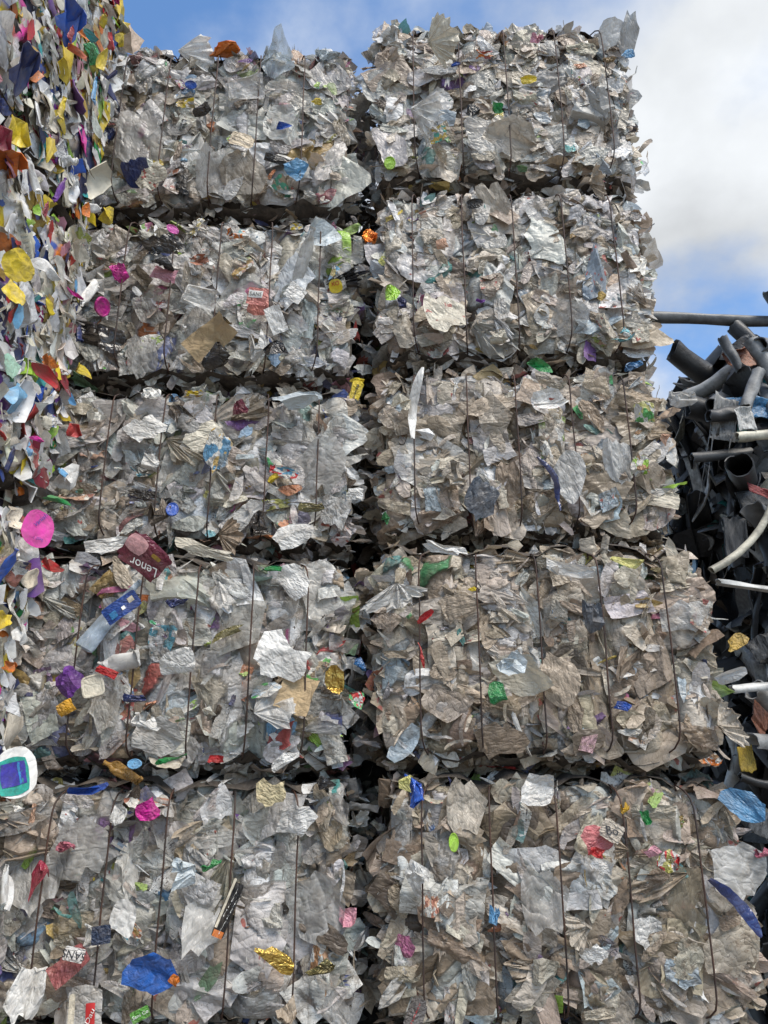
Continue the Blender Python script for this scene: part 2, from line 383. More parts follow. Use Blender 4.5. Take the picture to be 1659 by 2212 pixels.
def lib_chip(seed):
    r = random.Random(seed); bm = bmesh.new()
    bm.faces.new([bm.verts.new(p) for p in outline(r, ('soft', 'torn', 'soft', 'quad')[seed % 4])[::(2 if seed % 4 in (0, 2) else 1)]])
    for ax in (0, 1):
        for k in (-.22, 0, .22):
            n = Vector((1, 0, 0)) if ax == 0 else Vector((0, 1, 0))
            bmesh.ops.bisect_plane(bm, geom=bm.verts[:] + bm.edges[:] + bm.faces[:], dist=1e-5, plane_co=n * (k + r.uniform(-.04, .04)), plane_no=n)
    a, b = rand_unit(r); cu = r.uniform(-.6, .6)
    for v in bm.verts:
        t = v.co.x * a + v.co.y * b; v.co.z += cu * t * t + .09 * noise.noise(Vector((v.co.x * 3.2, v.co.y * 3.2, seed)))
    if r.random() < .6: fold(bm, r, R(60), R(84), .35)
    fold(bm, r, R(6), R(20), .5)
    settle(bm, R(60)); return bm
def lib_drape(seed, kind=None):
    r = random.Random(seed); bm = bmesh.new()
    bm.faces.new([bm.verts.new(p) for p in outline(r, kind or ('soft', 'quad', 'torn', 'soft')[seed % 4])])
    for ax in (0, 1):
        for k in range(-6, 7):
            n = Vector((1, 0, 0)) if ax == 0 else Vector((0, 1, 0))
            bmesh.ops.bisect_plane(bm, geom=bm.verts[:] + bm.edges[:] + bm.faces[:], dist=1e-5, plane_co=n * (k * 0.074 + r.uniform(-.012, .012)), plane_no=n)
    a, b = rand_unit(r); f = r.uniform(6, 16); ph = r.uniform(0, 6); am = r.uniform(.004, .014); cu = r.uniform(-.4, .4)
    ox, oy = r.uniform(-.6, .6), r.uniform(.3, .7); st = r.uniform(.35, 1.0); ra = r.uniform(0, 3); cr, sr = math.cos(ra), math.sin(ra); kk = r.uniform(.6, 1.3)
    for v in bm.verts:
        x, y = v.co.x, v.co.y; th = math.atan2(y - oy, x - ox); t = x * a + y * b; X, Y2 = (x * cr + y * sr), (-x * sr + y * cr) * st
        rid = .075 * (.5 - abs(noise.noise(Vector((X * 4.2, Y2 * 4.2, seed * 1.3))))) + .04 * (.5 - abs(noise.noise(Vector((X * 9.5, Y2 * 8, seed * 2.1)))))
        v.co.z += am * math.sin(f * th + ph) + cu * t * t + 0.05 * noise.noise(Vector((x * 2.3, y * 2.3, seed))) + kk * rid
        v.co.x += .02 * noise.noise(Vector((x * 6, y * 6, seed + 40))); v.co.y += .02 * noise.noise(Vector((x * 6, y * 6, seed + 80)))
    for _ in range(r.randint(1, 4)): fold(bm, r, R(5), R(15), .5)
    for _ in range(r.randint(0, 2) + (2 if kind in ('ragged', 'oval') else 0)): fold(bm, r, R(60), R(86), .25)
    settle(bm, R(62)); return bm
LIB = {}
def store(name, bm):
    if name in ('quad', 'oval', 'folded'):
        ex = [max(v.co[k] for v in bm.verts) - min(v.co[k] for v in bm.verts) for k in (0, 1)]
        for v in bm.verts: v.co.x /= ex[0]; v.co.y /= ex[1]
    bm.verts.index_update()
    V = np.array([v.co[:] for v in bm.verts], dtype=np.float64)
    F = np.array([[v.index for v in f.verts] for f in bm.faces], dtype=np.int32)
    me = bpy.data.meshes.new(name); bm.to_mesh(me); bm.free()
    LIB.setdefault(name, []).append((me, V, F))
for i in range(34): store('sheet', lib_sheet(100 + i, 3 + i % 6, True, ('torn', 'torn', 'quad')[i % 3]))
for i in range(30): store('drape', lib_drape(1100 + i))
for i in range(6): store('oval', lib_drape(1200 + i, 'oval'))
for i in range(8): store('quad', lib_drape(1301 + i, 'ragged')); store('quad', lib_drape(1331 + i, 'ragged')); store('folded', lib_drape(1401 + i, 'quad'))
for i in range(18): store('ruffle', lib_ruffle(200 + i, True))
for i in range(8): store('strip', lib_strip(300 + i))
for i in range(10): store('wad', lib_wad(400 + i))
for i in range(14): store('bottle', lib_bottle(500 + i))
for i in range(16): store('shell', lib_shell(600 + i))
for i in range(3): store('lid', lib_lid(700 + i)); store('square_lid', lib_lid(720 + i, True))
for i in range(4): store('tray', lib_tray(740 + i, i % 2 == 0))
for i in range(5): store('panel', lib_panel(i, 'torn')); store('round_panel', lib_panel(i, 'round')); store('rect_panel', lib_panel(i, 'rect'))
for i in range(40): store('chip', lib_chip(800 + i))
for i in range(12): store('chip_ruffle', lib_ruffle(900 + i, False))
for i in range(4): store('chip_strip', lib_strip(950 + i, False))
MESHES = {}
def mesh_for(shape, idx, kind):
    key = (shape, idx, kind)
    if key not in MESHES:
        me = LIB[shape][idx][0].copy(); me.materials.clear(); me.materials.append(MAT[kind]); me.name = shape + '_' + kind; MESHES[key] = me
    return MESHES[key]

# ------------------------------------------------------------------ colours (linear albedo)
C = dict(white=(.82, .805, .77), cream=(.64, .59, .48), grey=(.515, .50, .475), lgrey=(.67, .655, .625), beige=(.56, .495, .41), tan=(.46, .375, .285),
         brown=(.30, .225, .16), dbrown=(.13, .10, .075), bluegrey=(.42, .49, .54), black=(.014, .014, .016), navy=(.02, .035, .13), blue=(.02, .09, .42),
         sky=(.16, .40, .66), pale=(.60, .66, .69), red=(.52, .025, .03), crimson=(.30, .02, .05), orange=(.72, .19, .02), yellow=(.70, .52, .03),
         gold=(.55, .36, .08), green=(.02, .26, .07), lime=(.33, .58, .05), teal=(.03, .30, .30), mint=(.40, .65, .50), purple=(.18, .05, .33),
         magenta=(.62, .02, .30), pink=(.72, .34, .42), kraft=(.48, .35, .20), peach=(.72, .42, .28), maroon=(.13, .01, .03), olive=(.15, .13, .05),
         lemon=(.66, .62, .22), slate=(.10, .12, .15), dgrey=(.12, .12, .125), mgrey=(.24, .245, .25))
ACC = ['red', 'orange', 'yellow', 'green', 'lime', 'blue', 'sky', 'navy', 'purple', 'magenta', 'pink', 'black', 'gold', 'pale', 'teal', 'peach', 'kraft', 'crimson']
PAL = {
 'right': ([('beige', 38), ('lgrey', 10), ('grey', 10), ('tan', 26), ('brown', 9), ('white', 5), ('bluegrey', 2), ('dbrown', 2)], 0.05),
 'rightpale': ([('beige', 24), ('lgrey', 22), ('grey', 14), ('tan', 14), ('brown', 6), ('white', 13), ('bluegrey', 5), ('dbrown', 1.5)], 0.06),
 'rightbrown': ([('beige', 36), ('lgrey', 7), ('grey', 8), ('tan', 32), ('brown', 14), ('white', 4), ('bluegrey', 2), ('dbrown', 3)], 0.05),
 'left': ([('grey', 34), ('lgrey', 26), ('white', 15), ('beige', 12), ('pale', 3), ('tan', 6), ('dbrown', 2), ('black', 2)], 0.13),
 'bottle': ([('white', 34), ('cream', 20), ('lgrey', 12), ('beige', 4)], 0.36),
}
BACC = ['yellow', 'yellow', 'yellow', 'blue', 'navy', 'navy', 'red', 'red', 'green', 'orange', 'purple', 'magenta', 'teal', 'black', 'lime', 'sky', 'gold', 'crimson', 'pink']
def pick(r, pal):
    base, acc = PAL[pal]
    if r.random() < acc: n = r.choice(BACC if pal == 'bottle' else ACC); a = True
    else:
        k = r.uniform(0, sum(w for _, w in base)); a = False
        for n, w in base:
            k -= w
            if k <= 0: break
    c = C[n]; v = r.uniform(0.72, 1.2)
    if a and pal != 'bottle': q = r.uniform(.1, .5); c = tuple(x * (1 - q) + y * q for x, y in zip(c, (.42, .38, .33)))
    if pal == 'bottle' and not a: v = r.uniform(.9, 1.2)
    return n, tuple(min(0.82, max(0.008, x * v * r.uniform(.96, 1.04))) for x in c), a

# ------------------------------------------------------------------ object helpers
def link(name, me, parent=None, mw=None):
    o = bpy.data.objects.new(name, me); COL.objects.link(o)
    if parent is not None: o.parent = parent
    if mw is not None: o.matrix_basis = mw
    return o
def basis(n, spin):
    n = Vector(n).normalized(); ref = Vector((0, 0, 1)) if abs(n.z) < 0.95 else Vector((0, 1, 0))
    x = ref.cross(n).normalized(); y = n.cross(x)
    c, s = math.cos(spin), math.sin(spin)
    ax, ay = x * c + y * s, -x * s + y * c
    return Matrix((ax, ay, n)).transposed()
def xform(p, n, spin, size):
    m = basis(n, spin).to_4x4(); s = size if hasattr(size, '__len__') else (size,) * 3
    return Matrix.Translation(p) @ m @ Matrix.Diagonal((*s, 1))
class Stuff:
    def __init__(s): s.V, s.F, s.C, s.R, s.M, s.n = [], [], [], [], [], 0
    def add(s, shape, mw, col, dirt, kind, r):
        _, V, F = r.choice(LIB[shape]); A = np.array(mw)
        s.V.append(V @ A[:3, :3].T + A[:3, 3]); s.F.append(F + s.n); s.n += len(V)
        s.C.append(np.tile(np.array([*col, dirt], dtype=np.float32), (len(V), 1))); s.R.append(np.full(len(V), r.random(), dtype=np.float32))
        s.M.append(np.full(len(F), SKINDS.index(kind), dtype=np.int32))
    def build(s, name, parent):
        V = np.concatenate(s.V).astype(np.float32); F = np.concatenate(s.F); me = bpy.data.meshes.new(name)
        me.vertices.add(len(V)); me.vertices.foreach_set('co', V.ravel()); me.loops.add(F.size); me.loops.foreach_set('vertex_index', F.ravel())
        me.polygons.add(len(F)); me.polygons.foreach_set('loop_start', np.arange(0, F.size, 3, dtype=np.int32))
        for k in SKINDS: me.materials.append(SMAT[k])
        me.polygons.foreach_set('material_index', np.concatenate(s.M))
        a = me.attributes.new('Col', 'FLOAT_COLOR', 'POINT'); a.data.foreach_set('color', np.concatenate(s.C).ravel())
        b = me.attributes.new('rnd', 'FLOAT', 'POINT'); b.data.foreach_set('value', np.concatenate(s.R))
        me.update(calc_edges=True)
        o = link(name, me, parent); o['kind'] = 'stuff'; return o

# ------------------------------------------------------------------ bales
class Bale:
    """box x0..x1, y0..y1, z0..z1; straps run vertically at the given x positions on the front (or y positions on the side)"""
    def __init__(s, name, label, cat, group, box, straps, seed, axis='front', bulge=0.045):
        s.x0, s.x1, s.y0, s.y1, s.z0, s.z1 = box; s.straps = straps; s.seed = seed; s.r = random.Random(seed); s.axis = axis; s.bulge = bulge
        s.c = Vector(((s.x0 + s.x1) / 2, (s.y0 + s.y1) / 2, (s.z0 + s.z1) / 2)); s.h = Vector(((s.x1 - s.x0) / 2, (s.y1 - s.y0) / 2, (s.z1 - s.z0) / 2))
        s.root = bpy.data.objects.new(name, None); COL.objects.link(s.root); s.root.location = (s.c.x, s.c.y, s.z0); s.root.empty_display_size = .1
        s.root['label'] = label; s.root['category'] = cat; s.root['group'] = group
        s.o = Vector(s.root.location); s.stuff = Stuff(); s.count = 0
    def surf(s, face, u, v):
        """face: front(-y) left(-x) right(+x) top bottom back; u, v in -1..1"""
        q = {'front': (u, -1, v), 'back': (u, 1, v), 'left': (-1, u, v), 'right': (1, u, v), 'top': (u, v, 1), 'bottom': (u, v, -1)}[face]
        e = 11.0; L_ = (abs(q[0]) ** e + abs(q[1]) ** e + abs(q[2]) ** e) ** (1 / e)
        q = Vector(q) / L_
        p = Vector((s.c.x + q.x * s.h.x, s.c.y + q.y * s.h.y, s.c.z + q.z * s.h.z))
        n = {'front': (0, -1, 0), 'back': (0, 1, 0), 'left': (-1, 0, 0), 'right': (1, 0, 0), 'top': (0, 0, 1), 'bottom': (0, 0, -1)}[face]
        t = p.x if s.axis == 'front' else p.y
        pin = 0.0
        for k in s.straps: pin = max(pin, math.exp(-((t - k) / 0.034) ** 2))
        d = -s.bulge * pin + 0.024 * noise.noise(p * 4.5 + Vector((s.seed * 7.7, 0, 0))) + 0.010 * noise.noise(p * 13)
        if face in ('left', 'right') and s.axis == 'front' or face in ('front',) and s.axis != 'front': d *= 0.6
        return p + Vector(n) * d, Vector(n)
    def core(s, mat):
        bm = bmesh.new(); n = 22
        for f in ('front', 'back', 'left', 'right', 'top', 'bottom'):
            g = []
            for j in range(n + 1):
                row = []
                for i in range(n + 1):
                    p, nn = s.surf(f, -1 + 2 * i / n, -1 + 2 * j / n); w = (p - s.c)
                    p = p - nn * (-0.02 if f in ('top', 'bottom') else 0.055); row.append(bm.verts.new(p - s.o))
                g.append(row)
            for j in range(n):
                for i in range(n): bm.faces.new((g[j][i], g[j][i + 1], g[j + 1][i + 1], g[j + 1][i]))
        bmesh.ops.remove_doubles(bm, verts=bm.verts[:], dist=0.001); bmesh.ops.recalc_face_normals(bm, faces=bm.faces[:])
        me = bpy.data.meshes.new('compressed_core'); bm.to_mesh(me); bm.free(); me.materials.append(mat)
        for p in me.polygons: p.use_smooth = True
        link('compressed_core', me, s.root)
    def skin(s, face, pal, dirt, nu, nv, depth_=.022):
        r = random.Random(s.seed + 5); V, Cc, Rr, cells = [], [], [], {}
        for j in range(nv + 1):
            for i in range(nu + 1):
                u, v = -1 + 2 * i / nu, -1 + 2 * j / nv
                p, n = s.surf(face, u * .985, v * .97)
                w = Vector((p.x if face == 'front' else p.y, p.z, s.seed * 3.0))
                q = Vector((w.x * 8.5, w.y * 8.5, w.z)) + Vector((noise.noise(w * 9), noise.noise(w * 9 + Vector((7, 3, 1))), 0)) * .75
                c = noise.voronoi(q)[1][0]; key = (round(c.x, 2), round(c.y, 2), round(c.z, 2))
                if key not in cells:
                    nm, col, acc = pick(r, pal); cells[key] = ((*col, min(1, max(0, dirt + r.gauss(.1, .2)))), r.random(), r.uniform(-.014, .012), r.uniform(0, 6.3))
                col, rn, dz, an = cells[key]; x2 = q.x * math.cos(an) + q.y * math.sin(an); y2 = -q.x * math.sin(an) + q.y * math.cos(an)
                h = dz + .016 * (.5 - abs(noise.noise(Vector((x2 * 1.3, y2 * .5, rn * 9))))) + .009 * (.5 - abs(noise.noise(Vector((x2 * 3.4, y2 * 1.5, rn * 5)))))
                V.append(p + n * (h - depth_) - s.o); Cc.append(col); Rr.append(rn)
        F = [(j * (nu + 1) + i, j * (nu + 1) + i + 1, (j + 1) * (nu + 1) + i + 1, (j + 1) * (nu + 1) + i) for j in range(nv) for i in range(nu)]
        me = bpy.data.meshes.new('pressed_film_face'); me.from_pydata(V, [], F); me.polygons.foreach_set('use_smooth', [True] * len(F))
        a = me.attributes.new('Col', 'FLOAT_COLOR', 'POINT'); a.data.foreach_set('color', [x for c in Cc for x in c])
        b = me.attributes.new('rnd', 'FLOAT', 'POINT'); b.data.foreach_set('value', Rr)
        me.update(); me.materials.append(SMAT['film' if pal != 'bottle' else 'rigid']); link('pressed_film_face' if pal != 'bottle' else 'pressed_bottle_face', me, s.root)
    def wires(s, rad=0.0028, lift=0.074):
        for t in s.straps:
            pts = []
            def tt(lo, hi): return max(-.98, min(.98, (t - (lo + hi) / 2) / ((hi - lo) / 2)))
            f = 'front' if s.axis == 'front' else 'right'
            u = tt(s.x0, s.x1) if s.axis == 'front' else tt(s.y0, s.y1)
            back = 'back' if s.axis == 'front' else 'left'
            for k in range(25): pts.append((f, u, -1 + 2 * k / 24))
            for k in range(9):
                w = (-1 + 2 * k / 8); pts.append(('top', u, w) if s.axis == 'front' else ('top', -w, u))
            for k in range(5): pts.append((back, u, 1 - 2 * k / 4))
            for k in range(9):
                w = (1 - 2 * k / 8); pts.append(('bottom', u, w) if s.axis == 'front' else ('bottom', -w, u))
            P = []
            for i, (ff, a, b) in enumerate(pts):
                p, n = s.surf(ff, a, b); ax = Vector((1, 0, 0)) if s.axis == 'front' else Vector((0, 1, 0))
                lf = lift * (1 - .6 * max(0, (abs(b) - .8) / .2)) if ff in ('front', 'right') else lift * .2
                if ff == 'front' and s.axis == 'front': p.y = s.y0 + .045 - .010 * (1 - b * b) + .03 * max(0, (abs(b) - .85) / .15) ** 2
                P.append(p + n * (lf + .002 * noise.noise(Vector((b * 7, t * 5, s.seed)))) + ax * (0.003 * noise.noise(Vector((b * 1.6, t * 9, s.seed)))) - s.o)
            me = tube(P, rad, 6, True); me.materials.append(M_WIRE); link('wire', me, s.root)
    def piece(s, name, shape, kind, mw, col, dirt, idx=None, parent=None):
        i = s.r.randrange(len(LIB[shape])) if idx is None else idx
        o = link(name, mesh_for(shape, i, kind), s.root if parent is None else parent)
        o.matrix_basis = Matrix.Translation(-s.o) @ mw
        o.color = (*col, dirt); s.count += 1
        return o
def tube(P, rad, seg=6, closed=False):
    n = len(P); V = []; F = []
    for i, p in enumerate(P):
        a = P[(i - 1) % n] if closed or i > 0 else P[i]; b = P[(i + 1) % n] if closed or i < n - 1 else P[i]
        d = (b - a).normalized(); x = d.orthogonal().normalized() if abs(d.x) > .95 else Vector((1, 0, 0)).cross(d).normalized(); y = d.cross(x)
        for k in range(seg):
            q = 2 * math.pi * k / seg; V.append(p + (x * math.cos(q) + y * math.sin(q)) * rad)
    for i in range(n if closed else n - 1):
        j = (i + 1) % n
        for k in range(seg): F.append((i * seg + k, i * seg + (k + 1) % seg, j * seg + (k + 1) % seg, j * seg + k))
    me = bpy.data.meshes.new('tube'); me.from_pydata(V, [], F); me.polygons.foreach_set('use_smooth', [True] * len(F)); me.update(); return me

def tilt(n, r, sd):
    n = Vector(n); a = n.orthogonal().normalized(); b = n.cross(a); t = r.uniform(0, 2 * math.pi); g = math.tan(min(1.3, abs(r.gauss(0, sd))))
    return (n + (a * math.cos(t) + b * math.sin(t)) * g).normalized()
NAMES = {'sheet': 'film_scrap', 'drape': 'film_scrap', 'ruffle': 'film_scrap', 'strip': 'film_strip', 'wad': 'plastic_bag', 'bottle': 'crushed_bottle', 'shell': 'bottle_shard', 'tray': 'tray', 'lid': 'lid'}
def fill_film(b, pal, dirt, n_big, n_small, faces, big_faces=('front',), shapes=None, size=(0.09, 0.27), side_pref=0):
    r = b.r
    shapes = shapes or [('drape', 80), ('sheet', 8), ('ruffle', 5), ('strip', 3), ('wad', 9), ('tray', .6)]
    tot = sum(w for _, w in shapes)
    for i in range(n_big):
        f = r.choice(big_faces)
        sz = size[0] + (size[1] - size[0]) * r.random() ** 1.6
        mu, mv = 1 - .24 * sz / (b.h.x if f in ('front', 'back') else b.h.y), 1 - (.32 if pal != 'bottle' else -.1) * sz / b.h.z
        u, v = r.uniform(-mu, mu), r.uniform(-mv, mv)
        p, n = b.surf(f, u, v)
        k = r.uniform(0, tot)
        for sh, w in shapes:
            k -= w
            if k <= 0: break
        nm, col, acc = pick(r, pal)
        if acc and pal != 'bottle': sz *= r.uniform(0.3, 0.6)
        if sh in ('ruffle',):                                # gathered film hangs from where it is caught
            nn = tilt(n, r, 0.16); spin = r.gauss(0, 1.2)
        else:
            nn = tilt(n, r, max(.08, min(.30, .018 / sz))); spin = r.uniform(0, 6.28)
        if pal == 'bottle': nn = tilt(n, r, .33); spin = r.gauss(0, .6)
        if abs(v) > 0.8 and f == 'front' and r.random() < 0.3:   # pressed layers at top and bottom edge
            nn = (n * 0.55 + Vector((r.gauss(0, .2), 0, math.copysign(1, v) * r.uniform(.4, 1)))).normalized()
        p = p + n * r.uniform(-0.03, 0.008)
        if b.axis == 'front' and any(abs(p.x - k_) < .02 + .3 * sz for k_ in b.straps): p = p - n * .018
        if sh == 'lid': sz *= .45
        if sh in ('bottle', 'wad', 'tray'): p = p - n * 0.015; sz *= 0.8
        kind = 'film'
        q = r.random()
        if sh in ('bottle', 'shell', 'lid'): kind = 'rigid'
        elif sh == 'tray': kind = 'clear'; nm, col = 'lgrey', C['lgrey']
        elif acc: kind = 'film' if q < .5 else ('print' if q < .8 else 'shiny')
        elif nm == 'black': kind = 'shiny'
        elif pal == 'left': kind = 'clear' if q < .45 else ('film' if q < .84 else ('print' if q < .92 else 'mark'))
        else: kind = 'clear' if q < .26 else ('film' if q < .93 else ('mark' if q < .97 else 'print'))
        sx = r.uniform(0.4, 1.0) if pal != 'bottle' else r.uniform(.75, 1.2)
        if sh == 'shell': sx = r.uniform(.4, .8); spin += 1.57
        b.piece(NAMES[sh], sh, kind, xform(p, nn, spin, (sz, sz * sx, sz)), col, min(1, max(0, dirt + r.gauss(0, 0.22))))
    for i in range(n_small):
        f = r.choice(faces); u, v = r.uniform(-1, 1), r.uniform(-1, 1); p, n = b.surf(f, u, v)
        sh = r.choice(('chip', 'chip', 'chip', 'chip_ruffle', 'chip_strip')) if pal != 'bottle' else 'chip'
        sz = r.uniform(0.035, 0.13); nm, col, acc = pick(r, pal)
        if f == 'front' or pal == 'bottle': u *= .97; v *= .93 if pal != 'bottle' else 1.02
        edge = f not in ('front', 'right') and (abs(v) > 0.85 or abs(u) > 0.9)
        nn = tilt(n, r, 0.22 if not edge else 0.8); p = p + n * r.uniform(-0.04, 0.003)
        q = r.random(); kind = 'print' if acc and q < .3 else ('clear' if pal == 'left' and q < .6 else ('mark' if q > .95 else 'film'))
        if pal == 'bottle': kind = 'rigid'; sz *= .85
        b.stuff.add(sh, Matrix.Translation(-b.o) @ xform(p, nn, r.uniform(0, 6.28), (sz * 1.1, sz * r.uniform(.3, 1), sz * .8)), col, min(1, max(0, dirt + r.gauss(.05, .2))), kind, r)
def fringe(b, pal, dirt, n, face, lo=0.05, hi=0.14, uv=None, out=(0.0, 0.05)):
    """scraps that stick out of a side: their plane stands nearly square to that side"""
    r = b.r
    for i in range(n):
        u, v = (r.uniform(-1, 1), r.uniform(-1, 1)) if uv is None else uv(r)
        p, n_ = b.surf(face, u, v); side = n_.orthogonal().normalized(); side2 = n_.cross(side); a = r.uniform(0, 6.28)
        nn = (side * math.cos(a) + side2 * math.sin(a) + n_ * r.gauss(0, .35)).normalized(); sz = r.uniform(lo, hi)
        nm, col, acc = pick(r, pal); q = r.random()
        kind = 'clear' if (pal == 'left' and q < .5) or q < .15 else 'film'
        b.stuff.add(r.choice(('chip', 'chip_ruffle', 'chip', 'chip_strip')), Matrix.Translation(-b.o) @ xform(p + n_ * r.uniform(*out), nn, r.uniform(0, 6.28), (sz, sz * r.uniform(.5, 1), sz)), col, min(1, max(0, dirt + r.gauss(0, .2))), kind, r)

# pixel rows of the two film stacks (photo grid): x0, x1, y_top, y_bottom, straps at mid height
RIGHT = [(798, 1378, 44, 386, (893, 993, 1093, 1205, 1310)), (812, 1412, 395, 774, (890, 1000, 1110, 1220, 1328)), (812, 1448, 783, 1157, (893, 1010, 1117, 1237, 1356)),
         (800, 1560, 1166, 1657, (905, 1032, 1165, 1302, 1443)), (818, 1630, 1668, 2245, (910, 1062, 1210, 1357, 1516))]
LEFT = [(205, 770, 98, 447, (262, 358, 463, 558, 656)), (195, 783, 456, 814, (268, 372, 472, 585, 692)), (150, 778, 826, 1180, (235, 350, 462, 578, 690)),
        (62, 772, 1190, 1668, (172, 297, 420, 543, 665)), (-45, 770, 1678, 2245, (95, 228, 352, 500, 643))]
FRONT_Y = {('R', 3): -0.07, ('R', 4): -0.06, ('L', 3): -0.05, ('L', 4): -0.05}
RL = ['topmost beige film bale of its stack, tall torn flaps standing on one corner', 'beige film bale with a lime green scrap, second below the top of its stack',
      'beige film bale with a long white ribbon and curved dark blue strip on its face', 'wide beige film bale with a white sheet cradling a pale blue bag',
      'large brownish film bale with a crumpled blue bag and red round scrap']
LL = ['topmost grey mixed film bale with an orange bag lying on its top', 'grey mixed film bale with a shiny black bag and kraft paper scrap',
      'grey mixed film bale with a torn golden yellow bag across its wire', 'grey mixed film bale with a dark red softener bottle at its top edge',
      'grey mixed film bale with a torn blue panel and magenta scrap']
BALES = {}
for side, rows, labels in (('R', RIGHT, RL), ('L', LEFT, LL)):
    for i, (x0, x1, yt, yb, st) in enumerate(rows):
        Y = FRONT_Y.get((side, i), 0.0) + (0.0 if side == 'R' else 0.02)
        ym = (yt + yb) / 2; a = at_y(x0, ym, Y); c = at_y(x1, ym, Y); zt = at_y(800, yt, Y).z; zb = at_y(800, yb, Y).z
        straps = [at_y(s_, ym, Y).x for s_ in st]
        x0w = -1.5 if side == 'L' else a.x
        BALES[side, i] = Bale('film_bale', labels[i], 'bale', 'bales of pressed plastic film in the two stacks', (x0w, c.x, Y, Y + 1.1, zb + .016, zt - .016), straps, 11 + i * 3 + (50 if side == 'L' else 0))
# a supporting row on the ground, below the picture
for side, x0, x1 in (('R', 0.0, 1.15), ('L', -1.3, -0.06)):
    zt = BALES[side, 4].z0 - 0.01
    BALES[side, 5] = Bale('film_bale', 'lowest %s film bale of its stack, resting on the ground' % ('beige' if side == 'R' else 'grey mixed'), 'bale', 'bales of pressed plastic film in the two stacks',
                          (x0, x1, -0.05, 1.05, 0.015, zt), [x0 + (x1 - x0) * k for k in (.12, .31, .5, .69, .88)], 90 if side == 'R' else 91)
for k in range(4):  # bales added to block the bright sky showing through the gap
    zz = BALES['R', 4].z0 + .02; hh_ = (BALES['R', 0].z0 + .35 - zz) / 4
    b = Bale('film_bale', ('lowest', 'second', 'third', 'highest')[k] + ' of the added bales that keep the gap between the two stacks dark', 'bale', 'added bales that block sky in the gap', (-1.05, 1.0, 1.22, 2.2, (zz + hh_ * k) if k else .015, zz + hh_ * (k + 1)), [], 400 + k)
    b.core(M_CORE); fill_film(b, 'right', .5, 0, 400, ('front',)); b.stuff.build('small_scraps', b.root)
DIRT = {0: .28, 1: .38, 2: .45, 3: .55, 4: .62, 5: .6}
for (side, i), b in BALES.items():
    pal = ('rightpale', 'rightpale', 'right', 'rightbrown', 'rightbrown', 'rightbrown')[i] if side == 'R' else 'left'; d = DIRT[i] - (-0.06 if side == "R" else 0.08)
    b.core(M_CORE); b.wires()
    if i < 5: b.skin('front', pal, d, 130, 88)
    if i == 5:
        fill_film(b, pal, d, 60, 300, ('front',)); continue
    fill_film(b, pal, d, 252, 820, ('front',) * 6 + ('left', 'right', 'bottom', 'top'))
    fringe(b, pal, d, 110, 'right' if side == 'R' else 'left', .03, .09, uv=lambda r: (r.uniform(-1, 0.2), r.uniform(-.95, .95)), out=(-.02, .03))
    fringe(b, pal, d, 150, 'left' if side == 'R' else 'right', .04, .12, uv=lambda r: (r.uniform(-.95, 0.4), r.uniform(-1, 1)), out=(-.02, .03))
    fringe(b, pal, d, 14, 'right' if side == 'R' else 'left', .08, .17, uv=lambda r: (r.uniform(-1, -.5), r.uniform(-.9, .9)), out=(-.03, .05))
    fringe(b, pal, d, 70, 'top', .04, .1, uv=lambda r: (r.uniform(-1, 1), r.uniform(-.96, -.6)), out=(-.03, .0))
    for k in range(330):
        r = b.r; f = 'bottom' if k < 240 else 'top'; p, n = b.surf(f, r.uniform(-.96, .96), r.uniform(-.97, -.72)); nm, col, acc = pick(r, pal); sz = r.uniform(.05, .15)
        nn = (n * r.uniform(.3, 1) + Vector((r.gauss(0, .25), -r.uniform(-.2, .8), 0))).normalized()
        b.stuff.add(r.choice(('chip', 'chip', 'chip_ruffle')), Matrix.Translation(-b.o) @ xform(p + n * (r.uniform(.006, .026) if f == 'bottom' else r.uniform(-.03, .012)) + Vector((0, r.uniform(.02, .06) if f == 'bottom' else r.uniform(0, .03), 0)), nn, r.uniform(0, 6.28), (sz, sz * r.uniform(.5, 1), sz)), col, min(1, max(0, d + .15)), 'film', r)
    if i == 0:
        fringe(b, pal, d, 200, 'top', .04, .13, uv=lambda r: (r.uniform(-1, 1), r.uniform(-1, -.75)), out=(-.03, .03))
        for k in range(34):
            r = b.r; u = r.uniform(-.95, .95); p, n = b.surf('top', u, r.uniform(-.98, -.82)); q = (.5 + .5 * math.sin(u * 5 + (4 if side == 'L' else 1))) * (.13 if side == 'L' else .04)
            nm, col, acc = pick(r, pal); sz = r.uniform(.09, .21); nn = tilt(Vector((r.gauss(0, .4), -1, .5)), r, .5)
            b.piece('film_scrap', r.choice(('drape', 'sheet', 'ruffle', 'wad')), 'clear' if r.random() < .4 else 'film', xform(p + n * r.uniform(-.04, q), nn, r.uniform(0, 6.28), sz * (.6 if acc else 1)), col, .15)

